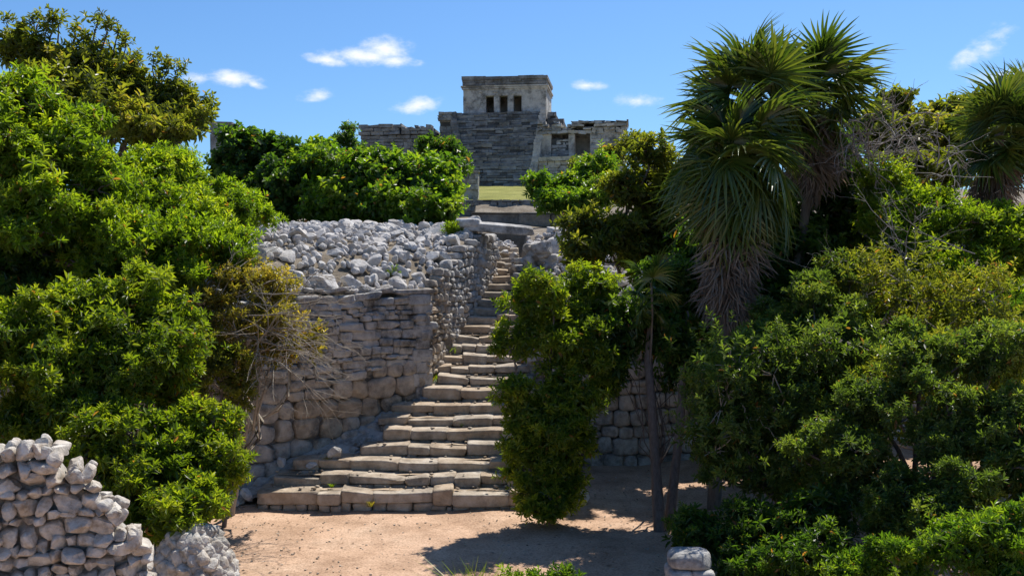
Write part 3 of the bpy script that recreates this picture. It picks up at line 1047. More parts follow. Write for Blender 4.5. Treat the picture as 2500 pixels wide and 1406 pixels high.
# small ruin far left on the skyline
mb = MB()
a = P(538, 330, 84)
for (x0, x1, z0, z1, t) in ((-0.85, 0.7, -3, 0.15, 0.1), (-0.95, 0.85, 0.15, 0.45, 0), (-0.9, 0.78, 0.45, 0.85, 0.1), (-1.0, 0.95, 0.85, 1.12, 0)):
    V, Fq = box_v(a[0] + x0, a[0] + x1, a[1], a[1] + 3, a[2] + z0, a[2] + z1)
    mb.add(V + rng.normal(size=V.shape) * 0.04, Fq, t)
tag(mb.build('ruined_building', M_CAST), 'small flat roofed stone ruin on the skyline behind the left trees', 'ruin')

# grass terrace and low walls before the pyramid
mb = MB()


def lawn_z(x, y):
    a, b = P(1220, 489, 55.5)[2], P(1220, 455, 91.5)[2]
    return a + (b - a) * (y - 55.5) / 36 + 0.06 * math.sin(x * 1.3) * math.sin(y * 0.9)


V, Fq = grid_mesh(np.arange(-9, 9.1, 0.5), np.linspace(55.3, 93, 50), lawn_z)
mb.add(V, Fq)
kind(mb.build('lawn', M_LAWN, smooth=True), 'structure')


def blocks_wall(name, x0, x1, y, z0, z1, hh, ww, label, mat, dep=0.5, j=0.02):
    mb = MB()
    jbox(mb, x0, x1, y + 0.12, y + dep, z0 - 0.5, z1 - 0.05, 0, -0.5)
    courses(mb, x0, x1, y, z0, z1, hh, ww, j, dep, 0.02)
    return tag(mb.build(name, mat), label, 'wall')


blocks_wall('terrace_wall', P(1128, 505, 55)[0], P(1460, 505, 55)[0], 54.8, P(1250, 524, 55)[2] - 0.6, P(1250, 488, 55)[2], (0.2, 0.3), (0.25, 0.6),
            'dark low stone wall edging the grass terrace below the pyramid', M_CAST)
blocks_wall('low_wall', P(1150, 505, 45)[0], P(1440, 505, 45)[0], 45, P(1250, 550, 45)[2] - 0.6, P(1250, 518, 45)[2], (0.55, 0.6), (1.2, 2.4),
            'low smooth grey wall just above the gateway slab', M_CAST)
mb = MB()
a, b_ = P(1132, 417, 57.5), P(1168, 480, 57.5)
jbox(mb, a[0], b_[0], 57.5, 58.7, b_[2] - 1.2, a[2] - 0.1, 0.02, 0.2)
jbox(mb, a[0] - 0.06, b_[0] + 0.06, 57.43, 58.8, a[2] - 0.097, a[2] + 0.06, 0.025, 0.0)
courses(mb, a[0] - 0.02, b_[0] + 0.02, 57.45, b_[2] - 1.2, a[2] - 0.12, (0.2, 0.35), (0.3, 0.8), 0.015, 0.3, 0.1)
tag(mb.build('stone_pier', M_PLAST), 'pale squared stone pier left of the grass terrace', 'pier')

# ------------------------------------------------------------------ vegetation


def leaf_geo(Ln, W, fold=0.25, droop=0.15, simple=False):
    if simple:
        V = np.array([(0, 0, 0), (Ln * .45, W / 2, fold * W), (Ln, 0, -droop * Ln), (Ln * .45, -W / 2, fold * W)])
        return V, np.array([(0, 2, 1), (0, 3, 2)])
    V = np.array([(0, 0, 0), (Ln * .3, W * .42, fold * W), (Ln * .65, W * .46, fold * W - droop * Ln * .35),
                  (Ln, 0, -droop * Ln), (Ln * .65, -W * .46, fold * W - droop * Ln * .35), (Ln * .3, -W * .42, fold * W)])
    return V, np.array([(0, 3, 2, 1), (0, 5, 4, 3)])


def sprig(n, Ln, W, stem, e0, e1, simple=False, droop=0.15):
    """a shoot with n leaves spiralling up its tip, axis +z"""
    V, Fc, k0 = [], [], 0
    for k in range(n):
        t = k / max(1, n - 1)
        s = rng.uniform(0.75, 1.15) * (1 - 0.3 * t)
        lv, lf = leaf_geo(Ln * s, W * s, 0.22, droop * rng.uniform(0.3, 1.6), simple)
        R = rotm(rng.normal() * 0.35, -math.radians(e0 + (e1 - e0) * t + rng.normal() * 10), k * 2.4 + rng.normal() * 0.3)
        V.append(lv @ R.T + [0, 0, stem * t]); Fc.append(lf + k0); k0 += len(lv)
    return np.concatenate(V), np.concatenate(Fc)


SPR = {
    'rosette': [sprig(10, 0.16, 0.052, 0.10, -5, 62) for _ in range(5)],
    'fine': [sprig(12, 0.105, 0.036, 0.16, 5, 60) for _ in range(5)],
    'round': [sprig(8, 0.19, 0.135, 0.16, -10, 50) for _ in range(5)],
    'mid': [sprig(10, 0.20, 0.085, 0.18, -10, 55) for _ in range(5)],
    'far': [sprig(8, 0.30, 0.16, 0.25, -10, 50, True) for _ in range(4)],
}


def frames(axis):
    a = axis / (np.linalg.norm(axis, axis=1)[:, None] + 1e-9)
    r = rng.normal(size=a.shape)
    x = np.cross(r, a); x /= np.linalg.norm(x, axis=1)[:, None] + 1e-9
    y = np.cross(a, x)
    return np.stack([x, y, a], -1)


def put_sprigs(mb, tmpl, pos, axis, size, tint):
    var = rng.integers(len(tmpl), size=len(pos))
    for k, (tv, tf) in enumerate(tmpl):
        m = np.where(var == k)[0]
        if not len(m):
            continue
        R = frames(axis[m]) * size[m][:, None, None]
        V = np.einsum('nij,vj->nvi', R, tv) + pos[m][:, None]
        n, v = V.shape[:2]
        Fc = (tf[None] + (np.arange(n) * v)[:, None, None]).reshape(-1, tf.shape[1])
        leafs = v // (6 if tf.shape[1] == 4 else 4)
        tt = np.clip(tint[m][:, None] + rng.normal(size=(n, leafs)) * 0.18, 0, 0.955)
        tt[rng.random((n, leafs)) < 0.012] = 1.0
        mb.add(V.reshape(-1, 3), Fc, np.repeat(tt, v // leafs, axis=1).ravel())


def plant(name, label, cat, lobes, base, kind_, mat, dens=34, clump=2.4, cr=0.32, size=1.0, inner=0.4, trunk_r=0.07,
          bark=None, group=None, twigs=0.35, loose=0.0, up=0.45):
    """tree or shrub: trunk and branches, and a crown of leafy shoots gathered in clumps over its lobes.
    lobes: (px, py, distance, half width px, half height px)"""
    global rng
    rng = np.random.default_rng(sum(ord(ch) * (k_ + 3) for k_, ch in enumerate(label)))
    base = np.asarray(base, float)
    root = thing(name, label, cat, tuple(base), group)
    br = MB()
    cr_mb = MB()
    Ls = []
    for lb in lobes:
        px, py, d, rx, ry = lb[:5]
        c = P(px, py, d)
        r = np.array([rx * d / F, (lb[5] if len(lb) > 5 else 0.85 * max(rx, ry) * d / F), ry * d / F])
        r = np.maximum(r * 0.85, r - 0.07 * size)
        for _ in range(8):
            dd = rng.normal(size=3); dd /= np.linalg.norm(dd)
            Ls.append((c + r * dd * rng.uniform(0.42, 0.72) * [1, 0.9, 1], r * rng.uniform(0.34, 0.58) * rng.uniform(0.85, 1.2, 3)))
    PA, AA, SA, TA = [], [], [], []
    lean = (base + np.mean([c for c, r in Ls], axis=0)) / 2
    fork = base + (lean - base) * 0.5 + [0, 0, 0.1]
    tube(br, wobble(base - [0, 0, 0.15], fork, 5, 0.03), np.linspace(trunk_r * 1.25, trunk_r, 5), 8)
    for n_, (c, r) in enumerate(Ls):
        mid = wobble(fork, c, 6, 0.05)
        if n_ % 8 in (0, 3):
            tube(br, mid, np.linspace(trunk_r * 0.7, trunk_r * 0.22, 6), 6)
        rm = float(np.mean(r))
        area = 4 * math.pi * (((r[0] * r[1]) ** 1.6 + (r[0] * r[2]) ** 1.6 + (r[1] * r[2]) ** 1.6) / 3) ** (1 / 1.6)
        nc = max(5, int(area * clump))
        D = rng.normal(size=(nc, 3)); D /= np.linalg.norm(D, axis=1)[:, None]
        keep = (D[:, 2] > -0.75) | (rng.random(nc) < 0.4)
        D = D[keep]; nc = len(D)
        rad = rng.uniform(0.70, 1.04, nc)
        strag = rng.random(nc) < 0.2
        rad[strag] *= rng.uniform(1.08, 1.42, strag.sum())
        ls = rng.uniform(0.78, 1.18)
        lt = rng.uniform(-0.14, 0.14)
        CC = c + D * r * rad[:, None]
        tc_ = rng.uniform(0.12, 0.78, nc) + lt
        for q in np.where((rng.random(nc) < twigs) | strag)[0]:
            tube(br, wobble(c + D[q] * r * 0.1, CC[q], 4, 0.06), np.linspace(trunk_r * 0.22, 0.006, 4), 4)
        m = rng.poisson(1.15 * dens / ls ** 1.3 * area / max(1, nc) * rng.uniform(0.4, 1.6, nc) * np.where(strag, 0.5, 1))
        idx = np.repeat(np.arange(nc), m)
        off = rng.normal(size=(len(idx), 3)) * (cr * min(1, rm / 0.7)) * np.array([0.62, 0.62, 0.45])
        pos = CC[idx] + off
        ax = D[idx] * 0.55 + [0, 0, up] + off / cr * 0.55 + rng.normal(size=off.shape) * 0.22
        ti = tc_[idx] + 0.25 * off[:, 2] / cr + rng.normal(size=len(idx)) * 0.06
        ni = int(0.75 * dens * area * inner)
        Di = rng.normal(size=(ni, 3)); Di /= np.linalg.norm(Di, axis=1)[:, None]
        pi = c + Di * r * rng.uniform(0.35, 0.8, ni)[:, None]
        PA += [pos, pi]; AA += [ax, Di + [0, 0, 0.3]]
        SA += [ls * rng.uniform(0.65, 1.25, len(idx)), rng.uniform(1.1, 1.6, ni)]
        TA += [ti, rng.uniform(0.1, 0.5, ni)]
    pos, ax, sz, ti = np.concatenate(PA), np.concatenate(AA), np.concatenate(SA) * size, np.concatenate(TA)
    # leave the inside of overlapping lobes nearly bare
    deep = np.zeros(len(pos), bool)
    for c, r in Ls:
        deep |= (((pos - c) / r) ** 2).sum(1) < 0.22
    k = ~deep | (rng.random(len(pos)) < 0.25)
    if loose:
        k &= rng.random(len(pos)) > loose
    put_sprigs(cr_mb, SPR[kind_], pos[k], ax[k], sz[k], np.clip(ti[k], 0, 1))
    build_at(br, 'trunk', bark or M_BARK, root, True)
    build_at(cr_mb, 'crown', mat, root)
    return root


def on(px, d, z=None):
    p = P(px, 640, d)
    p[2] = land_z(p[0], p[1]) if z is None else z
    return p


# --- left side
plant('shrub', 'large glossy green shrub at the left edge, behind the pale dry stone wall', 'shrub',
      [(80, 770, 15.8, 150, 110), (290, 760, 16.2, 150, 110), (90, 910, 15.2, 150, 130), (310, 900, 15.8, 170, 140), (425, 800, 16.4, 85, 95),
       (430, 930, 16.2, 70, 80), (150, 1020, 15, 170, 70), (-90, 850, 15, 110, 180)],
      on(250, 16.4, 0), 'rosette', M_FRESH, 46, 2.6, 0.31, 0.9, trunk_r=0.09)
plant('shrub', 'rounded dark green shrub overhanging the sand left of the lowest steps', 'shrub',
      [(460, 1080, 15.2, 125, 110), (340, 1130, 14.6, 150, 140), (510, 1150, 15.2, 85, 120), (400, 1250, 14.6, 130, 70), (250, 1100, 14.4, 110, 110), (545, 1040, 15.4, 50, 60), (460, 1230, 14.6, 100, 65), (500, 1200, 14.2, 80, 80), (390, 1270, 14, 100, 50), (560, 1120, 14.8, 45, 70), (420, 1245, 13.6, 110, 60), (500, 1225, 13.8, 70, 60)],
      on(420, 14.8, 0), 'rosette', M_FRESH, 50, 2.6, 0.28, 0.82, trunk_r=0.1)
plant('tree', 'bright lime green tree filling the upper left edge', 'tree',
      [(20, 250, 19, 105, 105), (140, 340, 19.4, 115, 90), (40, 390, 18.4, 140, 120), (190, 430, 18.9, 130, 120), (60, 530, 17.8, 120, 100), (-120, 380, 18, 150, 220),
       (200, 550, 18.6, 110, 70), (230, 640, 18.4, 70, 45)],
      on(80, 19.5), 'rosette', M_LIME, 36, 2.3, 0.36, 1.05, trunk_r=0.11)
plant('tree', 'yellow green tree spreading from the left trees toward the rubble', 'tree',
      [(320, 450, 20.6, 110, 95), (440, 455, 21.2, 105, 85), (540, 480, 22, 100, 75), (610, 510, 22.4, 85, 45), (350, 510, 20.2, 120, 90), (480, 530, 20.8, 110, 60), (420, 385, 21.5, 90, 50)],
      on(400, 21.8), 'rosette', M_LIME, 36, 2.3, 0.36, 0.95, trunk_r=0.1)
plant('shrub', 'pale yellow green shrub in the middle of the left trees, above the twiggy one', 'shrub',
      [(330, 600, 18.6, 120, 85), (440, 600, 19.2, 110, 80), (530, 600, 19.8, 80, 65), (400, 680, 18.6, 110, 60), (570, 640, 19.6, 45, 50)],
      on(420, 19.6), 'fine', M_LIME, 52, 2.6, 0.34, 1.2, trunk_r=0.07)
plant('shrub', 'dark shrub in the gap between the lime tree and the glossy left shrub', 'shrub',
      [(60, 610, 19.5, 150, 60), (200, 640, 19.2, 110, 60), (-60, 540, 19.5, 100, 90), (300, 690, 18.6, 90, 50), (10, 690, 18.4, 130, 70)],
      on(130, 20), 'rosette', M_DARK, 40, 2.4, 0.32, trunk_r=0.06)
ct = plant('tree', 'tall loose olive brown tree with bare stalks, highest at the upper left', 'tree',
           [(90, 150, 27, 75, 60), (190, 165, 27, 90, 75), (290, 205, 27, 80, 75), (380, 240, 27, 75, 65), (450, 260, 27, 65, 55), (160, 250, 26, 110, 70), (300, 290, 26, 120, 60), (470, 310, 26.5, 55, 40), (20, 110, 27, 50, 40), (400, 320, 26, 90, 50), (230, 260, 26.5, 110, 60), (340, 290, 26.5, 90, 50)],
           on(250, 28), 'mid', M_OLIVE, 17, 1.8, 0.42, 1.1, inner=0.2, trunk_r=0.12, twigs=0.7)
mb, mb2 = MB(), MB()
for px, py, qx, qy in ((15, 55, 30, 130), (60, 70, 80, 130), (80, 45, 95, 120), (130, 42, 120, 110), (140, 50, 150, 120), (240, 50, 220, 130), (262, 55, 240, 140), (290, 80, 270, 150), (305, 105, 290, 170), (330, 140, 320, 200),
                       (375, 150, 370, 220), (405, 160, 390, 220), (430, 165, 420, 230), (110, 60, 110, 120), (180, 80, 180, 130), (350, 190, 340, 240), (205, 90, 200, 140), (45, 90, 60, 140)):
    a, b_ = P(qx, qy, 27), P(px, py, 27)
    path = wobble(a, b_, 5, 0.04)
    tube(mb, path, np.linspace(0.03, 0.012, 5), 5)
    n = 7
    pos = np.concatenate([b_ + rng.normal(size=(n, 3)) * [0.10, 0.12, 0.10], path[2:4] + rng.normal(size=(2, 3)) * 0.06])
    put_sprigs(mb2, SPR['mid'], pos, rng.normal(size=(len(pos), 3)) * 0.5 + [0, 0, 0.8], rng.uniform(0.7, 1.0, len(pos)), rng.uniform(0, 0.6, len(pos)))
build_at(mb, 'stalk', M_BARK, ct, True)
build_at(mb2, 'tuft', M_OLIVE, ct)


def bare(mb, p, dr, Ln, r, depth, spread=0.5, droop=0.0):
    """recursive leafless branching"""
    n = 5
    pts_ = [np.array(p, float)]
    dr = np.array(dr, float) / np.linalg.norm(dr)
    for k in range(n):
        dr = dr + rng.normal(size=3) * 0.16 - [0, 0, droop]
        dr /= np.linalg.norm(dr)
        pts_.append(pts_[-1] + dr * Ln / n)
    tube(mb, pts_, np.linspace(r, r * 0.55, n + 1), 5 if r > 0.012 else 4)
    if depth > 0:
        for k in range(rng.integers(2, 4)):
            q = pts_[rng.integers(2, n + 1)]
            nd = dr + rng.normal(size=3) * spread
            bare(mb, q, nd, Ln * rng.uniform(0.5, 0.8), r * 0.55, depth - 1, spread, droop)
    return pts_


tw = plant('shrub', 'thin yellowing shrub with bare twigs reaching across the retaining wall', 'shrub',
           [(600, 690, 19.3, 100, 60), (680, 720, 19.6, 60, 55), (540, 760, 18.8, 80, 70), (640, 780, 19.2, 90, 50), (700, 790, 19.6, 45, 50), (580, 860, 18.8, 90, 60), (690, 860, 19.4, 70, 40), (760, 840, 19.8, 50, 40)],
           on(560, 19.4, 0), 'fine', M_YELLOW, 34, 2.4, 0.34, 1.0, 0.25, trunk_r=0.05, twigs=0.6, bark=M_TWIG)
mb = MB()
for px, py, dx, dz, Ln in ((520, 800, 0.9, -0.15, 1.6), (540, 760, 0.9, 0.2, 1.4), (560, 860, 1.0, -0.1, 1.4), (600, 820, 1.0, -0.25, 1.3), (560, 720, 0.8, 0.25, 1.3), (620, 860, 1.0, 0.0, 1.1),
                           (640, 800, 0.9, 0.35, 1.0), (660, 780, 1.0, -0.05, 0.9), (520, 880, 0.8, -0.25, 1.2), (480, 760, 0.7, 0.1, 1.3)):
    for _ in range(2):
        bare(mb, P(px, py, 18.9) + rng.normal(size=3) * 0.1, (dx, -0.15 + rng.normal() * 0.15, dz + rng.normal() * 0.1), Ln * 1.05, 0.018, 3, 0.42, 0.02)
build_at(mb, 'branch', M_TWIG, tw, True)
plant('shrub', 'dull brown green undergrowth shrub at the foot of the twiggy one', 'shrub',
      [(540, 900, 18.3, 80, 70), (600, 950, 18.6, 55, 50), (490, 880, 18, 70, 80)], on(540, 18.6, 0), 'fine', M_OLIVE, 30, 2.4, 0.3, trunk_r=0.04)

# --- middle distance
plant('tree', 'dark green broad leaved tree behind the rubble, left of the lighter one', 'tree',
      [(590, 390, 34, 70, 65), (680, 385, 34, 75, 70), (640, 460, 33, 95, 70), (560, 450, 34, 55, 80), (720, 470, 33, 55, 75), (640, 520, 32.5, 100, 45)],
      on(640, 34.5), 'round', M_DARK, 24, 1.6, 0.42, 1.25, trunk_r=0.12)
plant('tree', 'mid green rounded tree behind the rubble, left of the grass terrace', 'tree',
      [(815, 430, 33, 90, 75), (940, 440, 32, 95, 75), (735, 435, 34, 70, 65), (870, 450, 32.4, 90, 70), (1020, 465, 31.5, 70, 80), (770, 410, 34, 55, 60), (880, 490, 31.3, 120, 60), (1010, 510, 31, 100, 50), (790, 500, 32, 70, 55), (1065, 500, 31, 45, 55), (900, 425, 33, 50, 40), (1085, 450, 32, 48, 60), (1050, 425, 32.5, 50, 45)],
      on(930, 33.5), 'round', M_GREEN, 26, 1.7, 0.42, 1.15, trunk_r=0.12)
plant('tree', 'dark tree just left of the pyramid stair, behind the rounded one', 'tree',
      [(1080, 375, 52, 50, 26), (1115, 395, 52, 28, 28), (1050, 352, 52, 26, 14), (1090, 415, 51, 55, 26)], on(1085, 52), 'far', M_DARK, 12, 1.0, 0.55, 1.0, trunk_r=0.1)
plant('tree', 'small dark treetop left of the low ruined wing', 'tree',
      [(853, 316, 62, 18, 14), (848, 342, 62, 32, 20), (850, 372, 62, 46, 26)], on(853, 62, 9), 'far', M_DARK, 12, 1.0, 0.5, 0.9, trunk_r=0.08)
plant('shrub', 'green bush right of the grass terrace, below the pyramid', 'shrub',
      [(1330, 455, 43, 42, 35), (1400, 450, 43, 55, 40), (1460, 420, 44, 60, 45), (1380, 490, 42, 75, 28), (1480, 480, 42, 60, 40)], on(1400, 43.5), 'far', M_GREEN, 20, 1.4, 0.4, 0.85, trunk_r=0.08)
plant('shrub', 'low shrub under the right ruined wing, before the pyramid', 'shrub',
      [(1430, 405, 60, 45, 15), (1500, 385, 60, 40, 20), (1550, 350, 60, 35, 24)], on(1470, 60), 'far', M_OLIVE, 12, 1.0, 0.5, 1.0, trunk_r=0.08)

# --- right side
plant('shrub', 'green leafy bush growing over the right side of the stairs', 'shrub',
      [(1330, 740, 19.2, 100, 75), (1430, 720, 19.6, 75, 80), (1265, 830, 19, 65, 65), (1390, 850, 19.2, 105, 80), (1262, 945, 18.9, 58, 70), (1370, 960, 18.9, 100, 90), (1455, 920, 19.4, 60, 100),
       (1300, 1060, 18.8, 65, 55), (1390, 1080, 18.8, 75, 80), (1345, 1165, 18.7, 60, 60), (1320, 1235, 18.5, 75, 35), (1410, 1190, 18.8, 42, 50), (1300, 1120, 18.7, 80, 80), (1350, 1040, 18.8, 105, 80), (1380, 1160, 18.7, 75, 75), (1290, 1010, 18.8, 75, 70), (1350, 1225, 18.5, 95, 45)],
      on(1345, 18.9, 0), 'rosette', M_FRESH, 46, 2.3, 0.29, 0.88, trunk_r=0.07)
plant('tree', 'olive green tree with drooping sprays left of the palms', 'tree',
      [(1590, 385, 24, 60, 50), (1530, 460, 24, 65, 45), (1430, 555, 24, 65, 38), (1600, 470, 24.5, 85, 70), (1520, 560, 24, 95, 60), (1440, 610, 23.6, 75, 50), (1640, 570, 24.5, 70, 80), (1560, 650, 24, 85, 60)],
      on(1560, 25.2), 'mid', M_OLIVE, 22, 2.0, 0.4, 0.9, trunk_r=0.08, twigs=0.7)
dk = plant('tree', 'dark crowned tree on two thin leaning trunks in the shade', 'tree',
           [(1540, 780, 19.6, 85, 90), (1640, 800, 19.8, 80, 100), (1500, 880, 19.6, 55, 70), (1680, 720, 20.2, 60, 80), (1600, 700, 20.2, 80, 60), (1680, 900, 19.4, 60, 70)],
           on(1612, 18.9, plaza_z(2.9, 18.9)), 'mid', M_DARK, 30, 2.0, 0.36, 0.85, trunk_r=0.02)
mb = MB()
pb = P(1612, 1290, 18.4); pb[2] = plaza_z(pb[0], pb[1]) - 0.1
tube(mb, np.array([pb, P(1602, 1150, 18.7), P(1592, 1000, 19), P(1582, 880, 19.3), P(1590, 760, 19.6)]), [0.125, 0.095, 0.09, 0.08, 0.05], 10)
pb2 = P(1632, 1270, 18.6); pb2[2] = plaza_z(pb2[0], pb2[1]) - 0.1
tube(mb, np.array([pb2, P(1648, 1150, 18.9), P(1662, 1020, 19.1), P(1668, 900, 19.3), P(1680, 760, 19.6)]), [0.11, 0.085, 0.08, 0.07, 0.04], 10)
build_at(mb, 'trunk', M_BARK, dk, True)
plant('shrub', 'big greyish green shrub below the palm skirt, right of the two trunks', 'shrub',
      [(1960, 740, 18, 105, 90), (2050, 690, 18.6, 80, 75), (1870, 830, 17.6, 105, 95), (2010, 850, 17.6, 110, 100), (1800, 940, 17.2, 105, 100), (1930, 980, 16.9, 115, 110), (1790, 1060, 16.8, 95, 90), (1900, 1140, 16.5, 110, 90), (2030, 1010, 16.8, 90, 110), (1770, 1140, 16.6, 80, 60), (2000, 1170, 16.2, 110, 90), (2100, 880, 17.4, 90, 110)],
      on(1910, 17.4, plaza_z(4.8, 17.4)), 'rosette', M_GREY, 62, 2.4, 0.29, 0.74, trunk_r=0.08)
jj = plant('tree', 'yellow green tree with bare grey branches at the right edge', 'tree',
           [(2170, 440, 21.4, 65, 60), (2160, 530, 21, 85, 70), (2270, 540, 21, 105, 80), (2400, 560, 20.4, 105, 85), (2490, 600, 20, 90, 110), (2200, 640, 20.4, 105, 75), (2330, 670, 19.8, 115, 85), (2450, 740, 19.2, 100, 90), (2230, 740, 19.4, 110, 65)],
           on(2300, 21.5, 0.5), 'fine', M_LIME, 46, 2.2, 0.38, 1.25, trunk_r=0.11, twigs=0.6)
mb = MB()
for px, py, dx, dz, Ln in ((2300, 640, -1, 0.2, 1.8), (2340, 700, -1, 0.05, 1.7), (2250, 620, -0.9, 0.3, 1.3), (2420, 690, -1, -0.1, 1.6), (2330, 740, -0.8, -0.1, 1.4), (2380, 620, -1, 0.1, 1.4), (2280, 690, -1, 0.12, 1.5)):
    bare(mb, P(px, py, 19.0), (dx, -0.25, dz), Ln, 0.014, 3, 0.4)
build_at(mb, 'branch', M_DEADWOOD, jj, True)
plant('shrub', 'dense dark green shrub filling the lower right corner', 'shrub',
      [(2230, 880, 14.8, 120, 95), (2370, 860, 14.6, 100, 95), (2470, 880, 14.2, 85, 120), (2130, 1000, 14.8, 105, 105), (2280, 1030, 14, 125, 110), (2420, 1060, 13.6, 110, 110), (2100, 1130, 14.4, 105, 100), (2240, 1180, 13.6, 120, 105), (2390, 1220, 13, 120, 110), (2490, 1180, 13, 70, 120), (2480, 1030, 13.6, 80, 110), (2150, 1260, 13.8, 110, 90), (2330, 1290, 12.9, 110, 80), (2010, 1100, 15, 90, 110)],
      on(2280, 15, plaza_z(6, 15)), 'rosette', M_GREY, 78, 2.6, 0.25, 0.64, trunk_r=0.09)
plant('shrub', 'nearest low green shrub along the bottom right edge', 'shrub',
      [(2310, 1340, 12, 120, 85), (2430, 1340, 11.8, 120, 95), (2180, 1370, 12, 110, 75), (2500, 1290, 11.8, 70, 80), (2470, 1410, 11.6, 110, 60), (2060, 1400, 12.2, 90, 60)],
      on(2350, 12.5, 0.3), 'rosette', M_GREEN, 85, 2.8, 0.22, 0.62, trunk_r=0.05)
plant('shrub', 'dark low undergrowth shrub between the stone pillar and the right shrubs', 'shrub',
      [(1750, 1300, 15.3, 100, 70), (1880, 1290, 15.2, 115, 75), (1990, 1270, 14.4, 110, 110), (1840, 1380, 14.4, 110, 60), (2050, 1350, 13.4, 120, 90), (1940, 1380, 13.9, 110, 70)],
      on(1900, 15, plaza_z(4, 15)), 'rosette', M_DARK, 55, 2.6, 0.27, 0.75, trunk_r=0.05)
plant('tree', 'hazy green tree on the skyline between the palms', 'tree',
      [(2180, 260, 31, 55, 38), (2260, 300, 31, 65, 50), (2350, 275, 31, 65, 40), (2420, 255, 31, 50, 30), (2200, 350, 29, 85, 65), (2330, 340, 29, 90, 50), (2130, 330, 29, 50, 80), (2280, 420, 27, 90, 60), (2480, 330, 30, 60, 70)],
      on(2260, 31), 'round', M_OLIVE, 22, 1.6, 0.42, 1.0, trunk_r=0.1)
mb = MB()
bt = thing('bare_tree', 'leafless grey tree with thin twigs against the sky right of the tallest palms', 'tree', tuple(on(2130, 22.5)))
top = P(2100, 420, 22.5)
tube(mb, wobble(np.array(bt.location), top, 8, 0.02), np.linspace(0.09, 0.045, 8), 7)
for k, (qx, qy) in enumerate(((2150, 200), (2230, 215), (2200, 250), (2110, 280), (2170, 330), (2060, 300), (2190, 370))):
    q = P(qx, qy, 22.5 - 0.2 * (k % 3))
    path = wobble(top + [0, 0, 0.05 * k], q, 7, 0.05)
    tube(mb, path, np.linspace(0.034, 0.008, 7), 5)
    for m_ in range(5):
        bare(mb, path[rng.integers(2, 7)], (q - top) / np.linalg.norm(q - top) + rng.normal(size=3) * 0.5, rng.uniform(0.3, 0.6), 0.009, 1, 0.5)
build_at(mb, 'trunk', M_DEADWOOD, bt, True)
plant('tree', 'deep shaded green tree between the largest palm and the right edge tree', 'tree',
      [(1890, 560, 23.5, 100, 110), (2050, 470, 23.5, 90, 110), (1970, 650, 22.8, 120, 100), (2100, 590, 23, 90, 110), (1880, 700, 22.5, 90, 90), (2000, 380, 24, 70, 70), (1700, 640, 23, 90, 90), (2080, 720, 22, 110, 70)],
      on(1990, 24), 'mid', M_DARK, 26, 2.0, 0.4, 1.0, trunk_r=0.1)
plant('shrub', 'dark undergrowth shrub in front of the right wall, behind the thin trunks', 'shrub',
      [(1760, 760, 22.5, 120, 110), (1890, 860, 22, 130, 120), (1750, 900, 22.5, 60, 60), (2060, 880, 21, 130, 130)],
      on(1840, 23, 0), 'mid', M_DARK, 26, 2.0, 0.4, 1.0, trunk_r=0.06)
plant('shrub', 'shaded green shrub behind the dense shrub of the lower right corner', 'shrub',
      [(2300, 900, 18, 130, 110), (2450, 840, 18, 110, 120), (2180, 900, 18.2, 100, 110), (2420, 990, 17, 120, 90), (2520, 760, 18, 80, 120)],
      on(2330, 18.5, 0.4), 'rosette', M_DARK, 40, 2.4, 0.32, 1.0, trunk_r=0.08)
plant('shrub', 'fine leaved loose grey green shrub tangled between the big shrubs right of the palm', 'shrub',
      [(1850, 960, 16.6, 190, 170), (2030, 860, 17, 170, 150), (1960, 1090, 16.2, 170, 140), (1800, 1090, 16.4, 110, 110)],
      on(1900, 17.2, plaza_z(4.6, 17.2)), 'fine', M_GREY, 16, 2.6, 0.36, 1.15, 0.1, trunk_r=0.05, twigs=0.6, bark=M_TWIG)
plant('shrub', 'thin twiggy olive shrub above the dense lower right shrub at the edge', 'shrub',
      [(2200, 720, 18, 150, 110), (2380, 780, 17, 150, 120), (2280, 900, 15.6, 170, 120), (2450, 960, 14.6, 110, 130), (2130, 960, 15.8, 110, 120)],
      on(2300, 17.5, plaza_z(7, 17.5)), 'fine', M_OLIVE, 15, 2.4, 0.36, 1.15, 0.1, trunk_r=0.05, twigs=0.6, bark=M_TWIG)
# tangle of bleached dead branches under the right-hand palms
mb = MB()
db = thing('dead_bush', 'tangled bleached dead branches between the palms on the right', 'dead bush', tuple(on(2150, 21.8)))
for px, py, n in ((2090, 330, 7), (2130, 380, 8), (2260, 400, 8), (2300, 420, 6), (2060, 380, 6), (2200, 320, 5)):
    for k in range(n):
        bare(mb, P(px, py, 21.3) + rng.normal(size=3) * 0.15, rng.normal(size=3) + [0, -0.4, 0.1], 0.8, 0.016, 2, 0.6, 0.04)
tube(mb, wobble(np.array(db.location), P(2130, 400, 21.5), 6, 0.04), np.linspace(0.08, 0.03, 6), 6)
build_at(mb, 'branch', M_DEADWOOD, db, True)

# --- fan palms


